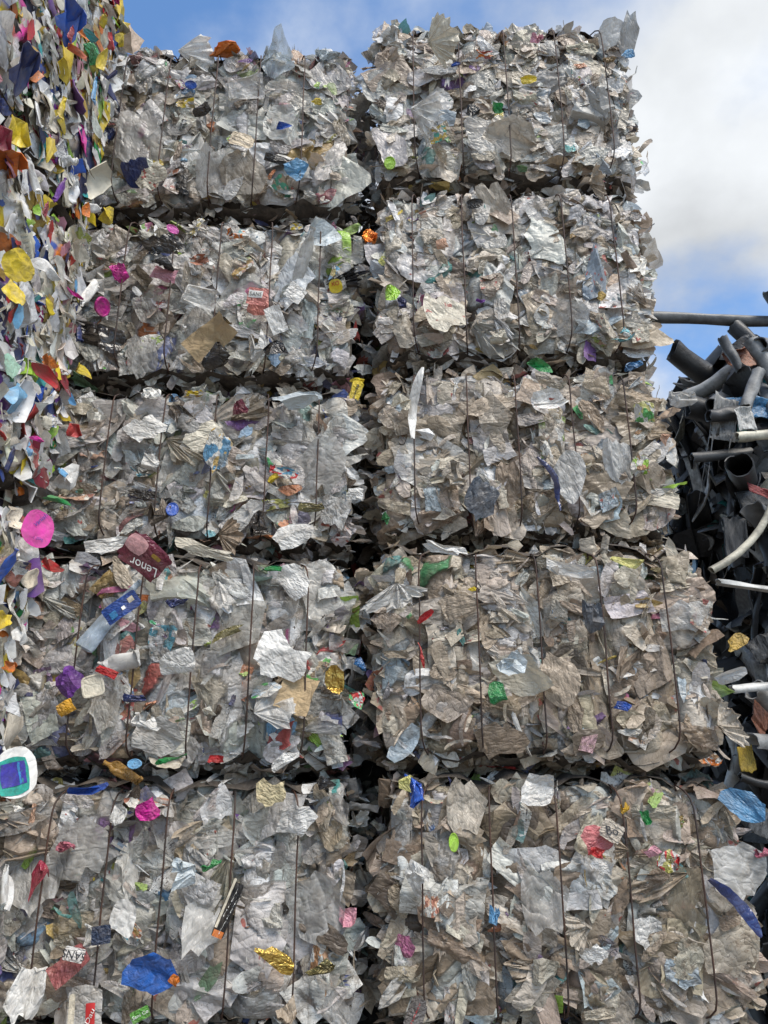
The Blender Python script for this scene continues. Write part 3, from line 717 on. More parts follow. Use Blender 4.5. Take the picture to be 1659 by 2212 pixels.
# ------------------------------------------------------------------ bottle bales: the stack that stands forward, seen along its side
CX = -1.10
CZ = [(EYE + 1.885, EYE + 3.15), (EYE + .84, EYE + 1.88), (EYE - .06, EYE + .80), (EYE - .83, EYE - .08), (0.015, EYE - .85)]
CLAB = ['topmost bale of crushed bottles with long blue jug walls and yellow shards', 'bale of crushed white bottles with a yellow tub and magenta lid',
        'bale of crushed bottles with a bright pink tub panel and blue jug', 'bale of dirty white crushed bottles with a teal and violet labelled jug', 'lowest bale of crushed bottles, resting on the ground']
CB = []
for i, (z0, z1) in enumerate(CZ):
    b = Bale('bottle_bale', CLAB[i], 'bale', 'bales of crushed coloured bottles', (CX - 1.1, CX - (0.0, .01, .03, .05, .05)[i], -1.25, -0.07, z0, z1), (-0.95, -0.68, -0.40), 200 + i, 'side', 0.02)
    CB.append(b); b.core(M_CORE); b.wires(lift=-0.02)
    if i < 4: b.skin('right', 'bottle', .35, 100, 90, .03)
    if i == 4: fill_film(b, 'bottle', .4, 40, 120, ('right',), ('right',), [('bottle', 50), ('shell', 50)], (.12, .24)); continue
    fill_film(b, 'bottle', .3, 270 if i < 3 else 160, 1500 if i == 0 else 950, ('right', 'right', 'right', 'right', 'right', 'back'), ('right', 'right', 'right', 'right', 'right', 'back'),
              [('bottle', 46), ('shell', 40), ('lid', 4), ('strip', 3), ('sheet', 12)], (.08, .215))

# ------------------------------------------------------------------ single pieces one can recognise
TEXTCACHE = {}
def lettering(parent, seed, body, x, y, h, ink, rot=0.0, asp=1.0):
    cu = bpy.data.curves.new('lettering', 'FONT'); cu.body = body; cu.size = 1.0; cu.align_x = 'CENTER'; cu.align_y = 'CENTER'; cu.resolution_u = 3
    t = bpy.data.objects.new('lettering', cu); COL.objects.link(t)
    dg = bpy.context.evaluated_depsgraph_get(); me = bpy.data.meshes.new_from_object(t.evaluated_get(dg))
    bpy.data.objects.remove(t); c, s = math.cos(rot), math.sin(rot)
    for v in me.vertices:
        a, b = v.co.x * h, v.co.y * h * asp
        X, Yv = x + a * c - b * s, y + a * s + b * c
        v.co = (X, Yv, panel_z(seed, X, Yv) + 0.034)
    me.materials.clear(); me.materials.append(INK[ink]); o = link('lettering', me, parent); return o
def patch(parent, seed, x, y, w, h, mat, lift=0.006, rnd=1.0):
    V, F = [], []
    for j in range(7):
        for i in range(7):
            u, v = i / 6 - .5, j / 6 - .5
            if rnd < 1: q = max(abs(u), abs(v)) * 2; L_ = math.hypot(u, v) * 2 or 1; k = (1 - rnd) * q / L_ + rnd; u, v = u * k, v * k
            X, Yv = x + u * w, y + v * h; V.append((X, Yv, panel_z(seed, X, Yv) + lift))
    for j in range(6):
        for i in range(6): F.append((j * 7 + i, j * 7 + i + 1, j * 7 + i + 8, j * 7 + i + 7))
    me = bpy.data.meshes.new('label'); me.from_pydata(V, [], F); me.polygons.foreach_set('use_smooth', [True] * len(F)); me.update()
    me.materials.append(mat); return link('label', me, parent)
def hero(b, name, shape, kind, px, py, w, h, rot, col, dirt=.15, out=.045, lean=(0, 0), label=None, idx=None, side=False):
    r = b.r
    out = out * 1.0 if out > 0 else out
    P = at_x(px, py, b.x1 + out) if side else at_y(px, py, b.y0 - out)
    s = depth(P) / FPX
    n = Vector((1, 0, 0)) if side else Vector((0, -1, 0))
    tocam = (CAMP - P).normalized()
    n = (n * .65 + tocam * .35 + Vector((lean[0] + r.gauss(0, .16), 0, lean[1] + r.gauss(0, .16)))).normalized()
    c = C[col] if isinstance(col, str) else col
    o = b.piece(name, shape, kind, xform(P, n, R(rot), (w * s, h * s, (w + h) / 2 * s)), c, dirt, idx)
    if label: o['label'] = label
    return o
B = BALES
L1, L2, L3, L4, L5 = (B['L', i] for i in range(5)); R1, R2, R3, R4, R5 = (B['R', i] for i in range(5))
FS, PB, PS = 'film_scrap', 'plastic_bag', 'paper_scrap'
H = [
 (L1, PB, 'wad', 'shiny', 490, 108, 80, 60, 10, 'orange', 0, .015, 'orange crumpled bag'), (L1, PB, 'wad', 'shiny', 440, 238, 66, 44, 0, 'black', 0, .07), (L1, 'bottle_cap', 'lid', 'rigid', 412, 183, 26, 18, 0, 'blue', 0),
 (L1, 'tray', 'tray', 'clear', 525, 192, 90, 75, 8, 'lgrey', 0), (L1, FS, 'panel', 'film', 300, 375, 60, 70, 35, 'navy'), (L1, FS, 'panel', 'mark', 325, 380, 66, 56, 30, 'cream'),
 (L1, FS, 'sheet', 'film', 642, 368, 62, 52, 20, 'sky', .3), (L1, FS, 'sheet', 'shiny', 600, 345, 60, 28, -10, 'black'), (L1, FS, 'sheet', 'film', 684, 220, 24, 20, 0, 'yellow'), (L1, FS, 'sheet', 'film', 613, 272, 36, 24, 0, 'blue'),
 (L1, FS, 'sheet', 'print', 400, 222, 44, 36, 0, 'yellow'), (L1, PB, 'wad', 'clear', 705, 120, 90, 100, 0, 'pale', 0, -.012), (L1, FS, 'ruffle', 'film', 425, 118, 80, 90, 180, 'white', .1, .01), (L1, FS, 'sheet', 'clear', 600, 118, 84, 120, 180, 'pale', .1, .01),
 (L1, FS, 'sheet', 'film', 225, 288, 50, 38, 0, 'navy'), (L1, FS, 'panel', 'film', 470, 370, 90, 110, 3, 'lgrey', .7), (L1, FS, 'panel', 'film', 525, 380, 100, 110, -3, 'beige', .8), (L1, FS, 'panel', 'clear', 300, 300, 95, 150, 5, 'grey', .2),
 (L2, PB, 'panel', 'shiny', 350, 528, 92, 50, -4, 'black', 0, .10, 'shiny black bag'), (L2, PB, 'wad', 'shiny', 352, 566, 96, 52, -4, 'black', 0, .07), (L2, 'lid', 'lid', 'rigid', 373, 495, 30, 18, -30, (.75, .15, .5), 0),
 (L2, FS, 'rect_panel', 'film', 355, 592, 60, 36, -10, 'pink', .1), (L2, PS, 'panel', 'paper', 452, 730, 110, 62, 28, 'kraft', .2, .06, 'folded sheet of kraft paper'), (L2, PB, 'wad', 'shiny', 470, 772, 100, 80, 20, 'black', 0, .08),
 (L2, FS, 'sheet', 'shiny', 598, 755, 46, 76, 60, 'black', 0, .07), (L2, FS, 'round_panel', 'film', 556, 652, 52, 62, 10, (.75, .30, .26), .1), (L2, 'tray', 'tray', 'clear', 430, 640, 84, 62, -18, 'white', 0, .06), (L2, FS, 'sheet', 'shiny', 258, 590, 44, 56, 0, 'magenta', 0),
 (L2, FS, 'panel', 'clear', 308, 770, 62, 92, 0, 'grey', .1, .06), (L2, PS, 'panel', 'paper', 596, 690, 34, 56, 25, 'white'), (L2, FS, 'sheet', 'film', 560, 745, 44, 110, 2, 'white', .3), (L2, 'crushed_bottle', 'bottle', 'clear', 655, 560, 70, 150, -20, 'lgrey', 0),
 (L2, FS, 'sheet', 'film', 700, 505, 80, 90, 0, 'pale', .1), (L2, FS, 'sheet', 'print', 640, 490, 30, 22, 0, 'yellow'), (L2, FS, 'sheet', 'print', 515, 505, 50, 44, 0, 'orange'), (L2, FS, 'sheet', 'print', 440, 560, 66, 50, 20, 'white'),
 (L3, PB, 'panel', 'film', 440, 945, 80, 56, 35, 'cream', .1, .06), (L3, PB, 'panel', 'print', 470, 975, 54, 92, -8, (.68, .46, .16), .05, .075, 'torn golden yellow bag'), (L3, FS, 'sheet', 'film', 642, 860, 110, 52, 8, 'pale', 0, .06), (L3, FS, 'sheet', 'print', 418, 850, 48, 28, 0, 'yellow', 0, .05),
 (L3, PB, 'wad', 'film', 328, 850, 66, 62, 0, 'white', .1), (L3, FS, 'sheet', 'film', 520, 880, 34, 66, 0, 'maroon', .1), (L3, FS, 'sheet', 'film', 345, 1105, 50, 96, 5, 'dbrown', .2, .05), (L3, PB, 'wad', 'shiny', 562, 1142, 74, 76, 0, 'black', .1, .07),
 (L3, 'tray', 'round_panel', 'film', 635, 1155, 96, 58, 22, 'white', .35, .07, 'flattened white tray'), (L3, FS, 'sheet', 'shiny', 672, 1095, 60, 36, 0, 'olive'), (L3, PS, 'rect_panel', 'film', 768, 1068, 36, 30, 5, 'white', .1, .02), (L3, 'bottle_cap', 'lid', 'rigid', 372, 1100, 28, 34, 0, 'blue'),
 (L3, FS, 'sheet', 'print', 612, 1020, 66, 34, -12, 'red', 0), (L3, FS, 'sheet', 'film', 590, 1032, 28, 18, 30, 'yellow', 0), (L3, FS, 'panel', 'film', 722, 1100, 60, 70, -20, 'lgrey', .7), (L3, FS, 'sheet', 'film', 325, 1000, 56, 40, -30, 'white', .1), (L3, FS, 'panel', 'clear', 690, 1000, 100, 130, -20, 'grey', .1, .05),
 (L3, FS, 'sheet', 'film', 772, 822, 34, 22, 0, 'yellow', 0), (L3, FS, 'panel', 'film', 312, 925, 90, 60, 5, 'white', .15), (L3, FS, 'ruffle', 'film', 500, 1160, 60, 90, 0, 'brown', .5, .04),
 (L4, FS, 'panel', 'film', 235, 1178, 96, 34, 8, 'white', .15, .09), (L4, FS, 'panel', 'film', 440, 1188, 120, 30, -14, 'cream', .35, .09), (L4, 'crushed_bottle', 'bottle', 'clear', 255, 1310, 96, 190, -28, (.45, .55, .66), 0, .02, 'clear bottle with a torn blue label'),
 (L4, PB, 'wad', 'shiny', 378, 1302, 84, 60, 10, 'navy', 0, .08), (L4, FS, 'sheet', 'shiny', 490, 1368, 82, 44, 30, 'olive', .1, .04), (L4, 'tray', 'round_panel', 'film', 382, 1432, 86, 58, 15, 'white', .1, .06, 'white foam tray'), (L4, 'crushed_bottle', 'bottle', 'rigid', 262, 1430, 96, 118, 96, 'lgrey', .1, .05),
 (L4, FS, 'rect_panel', 'film', 230, 1452, 50, 20, -18, 'red', 0, .1), (L4, 'lid', 'square_lid', 'rigid', 200, 1482, 50, 50, 14, 'cream', .05, .09, 'square off white lid'), (L4, FS, 'sheet', 'film', 150, 1472, 70, 80, 110, 'purple', .1, .05), (L4, PS, 'rect_panel', 'paper', 640, 1498, 84, 92, -24, 'kraft', .1, .05, 'corrugated kraft sheet'),
 (L4, FS, 'panel', 'film', 608, 1420, 110, 96, -28, 'white', .2, .075, 'large creased white film sheet'), (L4, FS, 'sheet', 'foil', 722, 1468, 44, 96, 0, 'gold', .1, .02), (L4, FS, 'sheet', 'film', 316, 1562, 66, 56, -30, 'white', 0, .07), (L4, FS, 'strip', 'film', 365, 1640, 90, 90, 15, 'green', .1), (L4, 'bottle_cap', 'lid', 'rigid', 290, 1650, 34, 22, 0, 'sky', .1, .06),
 (L4, FS, 'sheet', 'film', 466, 1640, 36, 28, 0, 'red', 0), (L4, 'crushed_bottle', 'bottle', 'clear', 268, 1668, 76, 110, 70, (.4, .22, .05), 0, .03), (L4, PS, 'panel', 'film', 143, 1528, 36, 30, 20, (.75, .38, .03), .05, .06), (L4, FS, 'panel', 'film', 340, 1590, 100, 80, 0, 'grey', .2), (L4, FS, 'ruffle', 'clear', 600, 1520, 120, 120, 10, 'lgrey', .1, .05),
 (L4, FS, 'sheet', 'film', 615, 1640, 70, 50, 30, 'white', .1), (L4, FS, 'sheet', 'print', 575, 1490, 70, 40, 15, 'pale', 0, .08), (L4, FS, 'sheet', 'shiny', 290, 1508, 50, 30, 0, 'navy', 0, .05), (L4, FS, 'sheet', 'film', 635, 1255, 60, 110, 35, 'white', .2, .05), (L4, FS, 'sheet', 'film', 590, 1228, 40, 16, 0, 'green', 0, .08),
 (L5, PB, 'sheet', 'film', 190, 1706, 96, 44, 8, 'blue', .2, .05), (L5, FS, 'sheet', 'film', 318, 1752, 46, 60, 120, 'magenta', 0, .06), (L5, 'tray', 'wad', 'rigid', 38, 1748, 40, 40, 0, 'white', 0), (L5, 'crushed_bottle', 'oval', 'rigid', 265, 1985, 62, 80, 6, 'white', .1, .08), (L5, FS, 'panel', 'film', 325, 2102, 126, 74, 4, (.02, .13, .50), .25, .075, 'torn blue printed panel'),
 (L5, FS, 'sheet', 'film', 376, 2118, 26, 52, -20, 'orange', 0, .12), (L5, FS, 'rect_panel', 'film', 148, 2085, 90, 56, 38, (.40, .12, .12), .2, .07), (L5, FS, 'panel', 'film', 55, 2150, 70, 110, -12, 'white', .1, .07, 'bright white film scrap'), (L5, FS, 'sheet', 'foil', 592, 2068, 110, 44, -32, 'gold', 0, .05, 'crinkled gold foil'), (L5, FS, 'sheet', 'foil', 692, 2090, 70, 50, 10, 'olive', .1),
 (L5, FS, 'sheet', 'shiny', 457, 1868, 48, 30, 18, 'green', 0, .06), (L5, FS, 'sheet', 'film', 392, 1885, 70, 84, 110, 'pale', 0, .06), (L5, FS, 'panel', 'film', 585, 1712, 60, 56, 0, (.78, .66, .40), .1, .05), (L5, FS, 'panel', 'film', 640, 1770, 100, 66, 5, 'white', .1, .05), (L5, PB, 'wad', 'shiny', 700, 1690, 76, 60, 30, 'black', 0, .02), (L5, FS, 'sheet', 'shiny', 80, 1905, 40, 130, -15, 'crimson', .1, .05),
 (L5, FS, 'panel', 'clear', 165, 1830, 120, 120, 0, 'grey', 0), (L5, FS, 'panel', 'clear', 80, 1900, 110, 130, 20, 'lgrey', .1), (L5, 'crushed_bottle', 'bottle', 'rigid', 12, 1920, 60, 110, 10, 'white', .2, .06), (L5, FS, 'sheet', 'film', 255, 1760, 36, 56, -20, 'white', 0, .06), (L5, FS, 'wad', 'clear', 200, 2015, 90, 70, 0, 'white', .1, .04), (L5, PB, 'wad', 'film', 145, 1830, 46, 60, 0, (.5, .15, .2), .1, .05),
 (L5, FS, 'panel', 'clear', 440, 1990, 90, 150, -25, 'lgrey', .1, .05), (L5, FS, 'panel', 'clear', 690, 1970, 110, 150, 20, 'grey', .1, .06), (L5, FS, 'sheet', 'film', 620, 2180, 50, 96, -6, 'tan', .3, .06), (L5, FS, 'sheet', 'film', 750, 1980, 40, 76, 0, 'pink', .1, 0),
 (R1, PB, 'wad', 'film', 990, 138, 34, 24, 0, 'blue', 0), (R1, FS, 'ruffle', 'film', 960, 85, 80, 110, 20, 'cream', .2, .07), (R1, FS, 'ruffle', 'clear', 925, 245, 80, 150, -14, 'lgrey', .1, .08, 'long clear film flap'), (R1, FS, 'sheet', 'film', 1142, 172, 36, 26, 0, 'yellow', 0, .06), (R1, FS, 'rect_panel', 'print', 946, 290, 40, 36, 5, (.7, .5, .12), .2, .06),
 (R1, PB, 'wad', 'film', 1316, 128, 44, 52, 0, 'kraft', .2, .07), (R1, 'bottle_cap', 'lid', 'rigid', 842, 352, 26, 30, 0, 'lime', .2, .03), (R1, FS, 'sheet', 'film', 1356, 118, 30, 26, 0, 'sky', 0, .05), (R1, FS, 'sheet', 'shiny', 1022, 240, 32, 36, 0, 'black', .1, .04), (R1, FS, 'sheet', 'film', 1160, 82, 30, 36, 0, 'pink', .1, .05), (R1, FS, 'sheet', 'print', 1045, 118, 50, 30, 0, 'orange', 0, .05),
 (R1, FS, 'drape', 'film', 1325, 74, 66, 110, 175, 'lgrey', .2, .01), (R1, FS, 'drape', 'film', 1358, 76, 44, 120, 168, 'grey', .2, .01), (R1, FS, 'panel', 'film', 1100, 300, 110, 90, 0, 'beige', .5, .03), (R1, FS, 'panel', 'clear', 1060, 290, 110, 100, 0, 'grey', .3, .04), (R1, PB, 'wad', 'film', 850, 90, 76, 52, 0, 'white', .2, .05), (R1, FS, 'sheet', 'film', 1075, 232, 26, 46, 0, 'green', .1, .05),
 (R2, FS, 'sheet', 'foil', 800, 508, 36, 60, 0, 'orange', .1, .03, 'orange wrapper caught in the gap'), (R2, FS, 'sheet', 'shiny', 848, 632, 36, 50, 15, 'lime', 0, .05, 'lime green scrap'), (R2, FS, 'rect_panel', 'film', 955, 526, 28, 24, 5, 'peach', .1, .07), (R2, FS, 'sheet', 'shiny', 1026, 440, 36, 28, 0, 'black', .1, .04), (R2, FS, 'sheet', 'film', 868, 655, 30, 30, 0, 'navy', .1, .05),
 (R2, PB, 'panel', 'mark', 965, 672, 88, 112, 25, 'cream', .45, .07), (R2, PB, 'sheet', 'print', 1345, 722, 60, 56, 20, 'brown', .2, .05), (R2, FS, 'panel', 'film', 1060, 440, 72, 90, 25, 'beige', .4, .07), (R2, FS, 'ruffle', 'film', 1292, 395, 40, 90, 12, 'tan', .4, .08), (R2, FS, 'panel', 'clear', 1230, 690, 70, 84, -20, 'grey', .2, .06), (R2, PB, 'wad', 'film', 1080, 730, 64, 50, 0, 'cream', .2, .06), (R2, FS, 'sheet', 'film', 1038, 650, 22, 18, 0, 'purple', 0, .06), (R2, FS, 'sheet', 'film', 1300, 640, 20, 28, 0, 'gold', 0, .05),
 (R3, FS, 'sheet', 'film', 1168, 790, 60, 34, -30, 'green', 0, .06), (R3, PB, 'wad', 'film', 1368, 790, 66, 38, 20, (.05, .2, .42), .2, .06), (R3, FS, 'strip', 'film', 897, 870, 170, 120, 82, 'white', 0, .07, 'long white ribbon'), (R3, FS, 'panel', 'film', 1040, 1080, 66, 92, -15, 'slate', .3, .06), (R3, FS, 'strip', 'shiny', 1195, 1045, 130, 130, -68, 'navy', .1, .08, 'curved dark blue strip'), (R3, FS, 'round_panel', 'film', 1228, 1030, 76, 120, -8, 'lgrey', .3, .06),
 (R3, PB, 'sheet', 'print', 1392, 890, 44, 70, 0, 'lemon', .2, .05), (R3, FS, 'sheet', 'print', 1382, 1005, 40, 60, 0, 'lime', .2, .05), (R3, PB, 'sheet', 'film', 1438, 950, 24, 46, 0, 'peach', .1, .06), (R3, PB, 'panel', 'film', 1338, 1000, 60, 110, 10, 'lgrey', .3, .07), (R3, FS, 'sheet', 'mark', 1190, 860, 80, 66, 0, 'white', .2, .06), (R3, PB, 'wad', 'film', 985, 1035, 84, 74, 0, 'beige', .5, .05), (R3, FS, 'sheet', 'film', 832, 1120, 20, 44, 0, 'green', .1, .05),
 (R3, FS, 'panel', 'film', 1100, 1045, 60, 100, 0, 'brown', .4, .05), (R3, FS, 'sheet', 'film', 865, 870, 50, 66, 15, 'cream', .2, .07), (R3, FS, 'sheet', 'clear', 1475, 860, 60, 60, 0, 'lgrey', 0, 0),
 (R4, FS, 'panel', 'film', 1125, 1455, 130, 84, -32, 'cream', .15, .08, 'white sheet cradling a pale blue bag'), (R4, PB, 'sheet', 'film', 1108, 1437, 66, 74, 30, 'pale', 0, .13, 'pale blue bag'), (R4, PB, 'wad', 'shiny', 776, 1432, 56, 52, 0, (.02, .12, .3), .1, .02, 'dark blue bag wedged between two stacks'), (R4, FS, 'sheet', 'print', 772, 1512, 36, 56, 15, 'red', 0, .05), (R4, FS, 'sheet', 'shiny', 1072, 1495, 40, 60, 15, 'green', .1, .05),
 (R4, FS, 'strip', 'film', 910, 1415, 60, 60, 105, 'red', 0, .08), (R4, FS, 'sheet', 'film', 918, 1332, 46, 24, 40, 'red', .1, .08), (R4, FS, 'sheet', 'film', 1020, 1272, 20, 22, 0, 'yellow', 0, .07), (R4, FS, 'sheet', 'film', 1355, 1215, 76, 30, -10, 'lemon', .2, .07), (R4, FS, 'sheet', 'film', 1282, 1330, 46, 110, 5, 'slate', .2, .06), (R4, FS, 'round_panel', 'film', 1210, 1470, 90, 120, 20, 'tan', .5, .06), (R4, PB, 'sheet', 'print', 1535, 1640, 50, 48, 0, 'orange', .1, .06),
 (R4, FS, 'sheet', 'film', 1580, 1460, 70, 36, 20, 'lgrey', .2, .02), (R4, FS, 'ruffle', 'film', 1580, 1565, 60, 120, 20, 'beige', .4, .03), (R4, FS, 'ruffle', 'film', 850, 1290, 60, 160, -70, 'lgrey', .2, .09, 'long grey film flap across the gap'), (R4, FS, 'sheet', 'film', 960, 1185, 110, 36, -20, 'white', 0, .08), (R4, FS, 'panel', 'film', 1085, 1600, 110, 76, 0, 'brown', .5, .04), (R4, FS, 'sheet', 'film', 1590, 1390, 56, 40, 40, 'gold', .2, 0), (R4, FS, 'sheet', 'film', 1345, 1525, 40, 26, 0, 'blue', .1, .05),
 (R4, FS, 'panel', 'clear', 1480, 1330, 100, 70, 10, 'lgrey', .1, .06), (R4, FS, 'sheet', 'film', 1230, 1230, 110, 60, -15, 'lgrey', .2, .07), (R4, FS, 'panel', 'film', 985, 1310, 84, 60, 15, 'tan', .4, .07),
 (R5, PB, 'wad', 'shiny', 895, 1700, 84, 110, 10, 'blue', .2, .05, 'crumpled blue bag'), (R5, FS, 'sheet', 'film', 880, 1695, 40, 56, 35, 'lemon', .1, .11), (R5, FS, 'round_panel', 'film', 1292, 1812, 74, 60, 10, (.55, .16, .17), .15, .07, 'faded red round scrap'), (R5, FS, 'sheet', 'film', 1288, 1842, 40, 40, 0, 'red', 0, .09), (R5, FS, 'sheet', 'film', 1300, 1870, 50, 44, -20, 'white', 0, .08), (R5, PB, 'sheet', 'print', 1445, 1860, 50, 76, -10, 'red', .1, .06),
 (R5, FS, 'sheet', 'film', 1410, 1840, 44, 30, 0, 'pink', .2, .06), (R5, 'lid', 'lid', 'rigid', 980, 1820, 22, 40, 0, 'lime', .2, .06), (R5, FS, 'sheet', 'print', 932, 1955, 34, 66, 0, 'peach', .2, .08), (R5, FS, 'sheet', 'film', 1068, 1975, 26, 60, 0, 'sky', .2, .08), (R5, FS, 'strip', 'shiny', 1592, 1955, 150, 150, -50, 'navy', 0, .06, 'rolled navy blue film strip'), (R5, PB, 'panel', 'film', 1605, 1738, 90, 60, -30, (.08, .25, .45), .2, .03),
 (R5, FS, 'sheet', 'film', 1650, 1842, 40, 34, 0, (.45, .12, .18), .2, 0), (R5, FS, 'panel', 'film', 1282, 2062, 60, 40, 5, 'white', .15, .07), (R5, FS, 'panel', 'film', 1010, 1740, 84, 110, 5, 'beige', .35, .07), (R5, PB, 'panel', 'film', 1160, 1705, 80, 66, 20, 'white', .3, .06), (R5, FS, 'panel', 'clear', 1600, 1890, 130, 120, 0, 'lgrey', .1, .05), (R5, FS, 'ruffle', 'film', 1340, 1830, 36, 120, 0, 'tan', .4, .08), (R5, FS, 'panel', 'clear', 1180, 1940, 100, 130, 10, 'grey', .2, .06),
 (R5, FS, 'sheet', 'film', 1350, 1745, 20, 40, 0, (.72, .42, .03), 0, .08), (R5, FS, 'panel', 'film', 905, 1900, 50, 80, 10, 'white', .4, .05), (R5, FS, 'sheet', 'film', 1395, 1765, 20, 56, 10, 'green', .1, .06), (R5, FS, 'ruffle', 'film', 1250, 2010, 60, 140, 20, 'beige', .4, .09), (R5, FS, 'panel', 'film', 1400, 2015, 60, 60, 0, 'lgrey', .2, .06),
]
for h in H:
    b, name, shape, kind, px, py, w, hh, rot, col = h[:10]
    if shape == 'panel': shape = 'folded' if name == 'paper_scrap' else 'quad'; w *= 1.12; hh *= 1.12
    if shape == 'round_panel': shape = 'oval'
    if shape == 'rect_panel': shape = 'folded'
    ex = list(h[10:12]) if len(h) > 11 else list(h[10:11]); lb = h[12] if len(h) > 12 else None
    if shape == 'quad' and col in ('grey', 'lgrey', 'beige', 'tan', 'brown') and lb is None: ex = [(ex or [.2])[0], .012]
    hero(b, name, shape, kind, px, py, w * .98, hh * .98, rot, col, *ex, label=lb)
# lettered pieces: a bent panel with print of its own
def lettered(b, name, px, py, w, h, rot, col, out, idx, texts, kind='film', shape='rect_panel', patches=(), label=None, side=False, dirt=.08):
    o = hero(b, name, shape, kind, px, py, w, h, rot, col, dirt, out, label=label, idx=idx, side=side)
    for k, (x, y, ww, hh, m, rd) in enumerate(patches): patch(o, idx, x, y, ww, hh, INKP[m], .012 + .006 * k, rd)
    for (t, x, y, s, ink, ro) in texts: lettering(o, idx, t, x, y, s, ink, R(ro), w / h)
    return o
INKP = dict(INK)
flat_mat = lambda n_, c_: simple_mat(n_, tuple(x * .45 + .02 for x in c_), c_, 7, .5, .5)
INKP.update(pinkpale=flat_mat('ink_pink', (.66, .34, .34)), cream=flat_mat('ink_cream', (.7, .62, .48)), teal=flat_mat('ink_teal', (.03, .38, .30)), violet=flat_mat('ink_violet', (.05, .04, .36)),
                              cyan=flat_mat('ink_cyan', (.05, .28, .6)), gold=flat_mat('ink_gold', (.5, .3, .04)), orange=flat_mat('ink_orange', (.6, .16, .02)))
lettered(L4, 'crushed_bottle', 312, 1202, 112, 78, -38, 'maroon', .11, 1, [('Lenor', .12, -.22, .24, 'white', 200)], 'shiny', 'panel', [(-.26, .12, .42, .5, 'pinkpale', .4), (.18, .18, .2, .12, 'gold', .5)], 'dark red softener bottle with a pale flower print')
lettered(L4, 'label', 262, 1312, 84, 40, 36, (.03, .09, .36), .10, 2, [], 'film', 'rect_panel', [(.3, .1, .16, .3, 'cream', 1), (.04, -.08, .09, .2, 'white', 1), (-.26, -.12, .2, .4, 'cyan', .8)], 'blue bottle label with white squares')
lettered(L2, 'label', 556, 640, 46, 40, -12, (.66, .25, .22), .09, 0, [('SANS', -.1, .1, .26, 'black', 0)], 'film', 'rect_panel', [(-.1, .12, .7, .4, 'white', 1)])
lettered(L2, 'label', 638, 633, 40, 40, -30, 'white', .07, 3, [])
lettered(L2, 'lid', 725, 618, 30, 30, 8, 'yellow', .06, 4, [('XO', 0, .16, .42, 'red', 0)], 'rigid', 'round_panel')
lettered(L1, 'paper_scrap', 522, 302, 52, 40, -8, (.7, .58, .42), .07, 2, [('Plumettes', 0, -.1, .2, 'black', -6)], 'film', 'panel')
lettered(L3, 'film_scrap', 770, 842, 26, 50, -15, 'yellow', .05, 1, [('Bea', 0, -.12, .55, 'black', -90)], 'film', 'panel')
lettered(L5, 'film_scrap', 492, 1965, 28, 112, -22, 'black', .09, 0, [('FILET', .0, .12, .26, 'white', 65), ('PALET', .2, -.12, .26, 'white', 65)], 'film', 'rect_panel', [(-.34, .1, .2, .9, 'cream', 1), (0, -.44, .8, .12, 'orange', 1)], 'black and cream printed filet wrapper strip')
lettered(L5, 'label', 160, 2062, 44, 28, -12, 'white', .1, 3, [('SANS', 0, .0, .5, 'black', 180)])
lettered(L5, 'paper_scrap', 182, 2185, 84, 100, 4, 'grey', .06, 4, [('Dau', .16, -.1, .2, 'white', 60)], 'film', 'panel', [(-.33, 0, .16, .7, 'cream', .8), (.16, -.12, .24, .55, 'red', .9)], dirt=.4)
lettered(L5, 'label', 303, 2192, 40, 24, 24, (.12, .38, .06), .09, 1, [('Sans Co', 0, 0, .26, 'white', 0)])
lettered(L5, 'label', 218, 2020, 40, 38, 5, (.03, .05, .1), .09, 2, [])
lettered(R5, 'film_scrap', 898, 2190, 40, 66, -20, (.22, .2, .19), .08, 2, [('TURKEY', 0, 0, .2, 'red', 78)], 'film', 'panel')
lettered(R5, 'film_scrap', 1322, 1795, 50, 44, -30, 'beige', .09, 3, [('Bo', 0, 0, .5, 'black', 30)], 'film', 'panel')
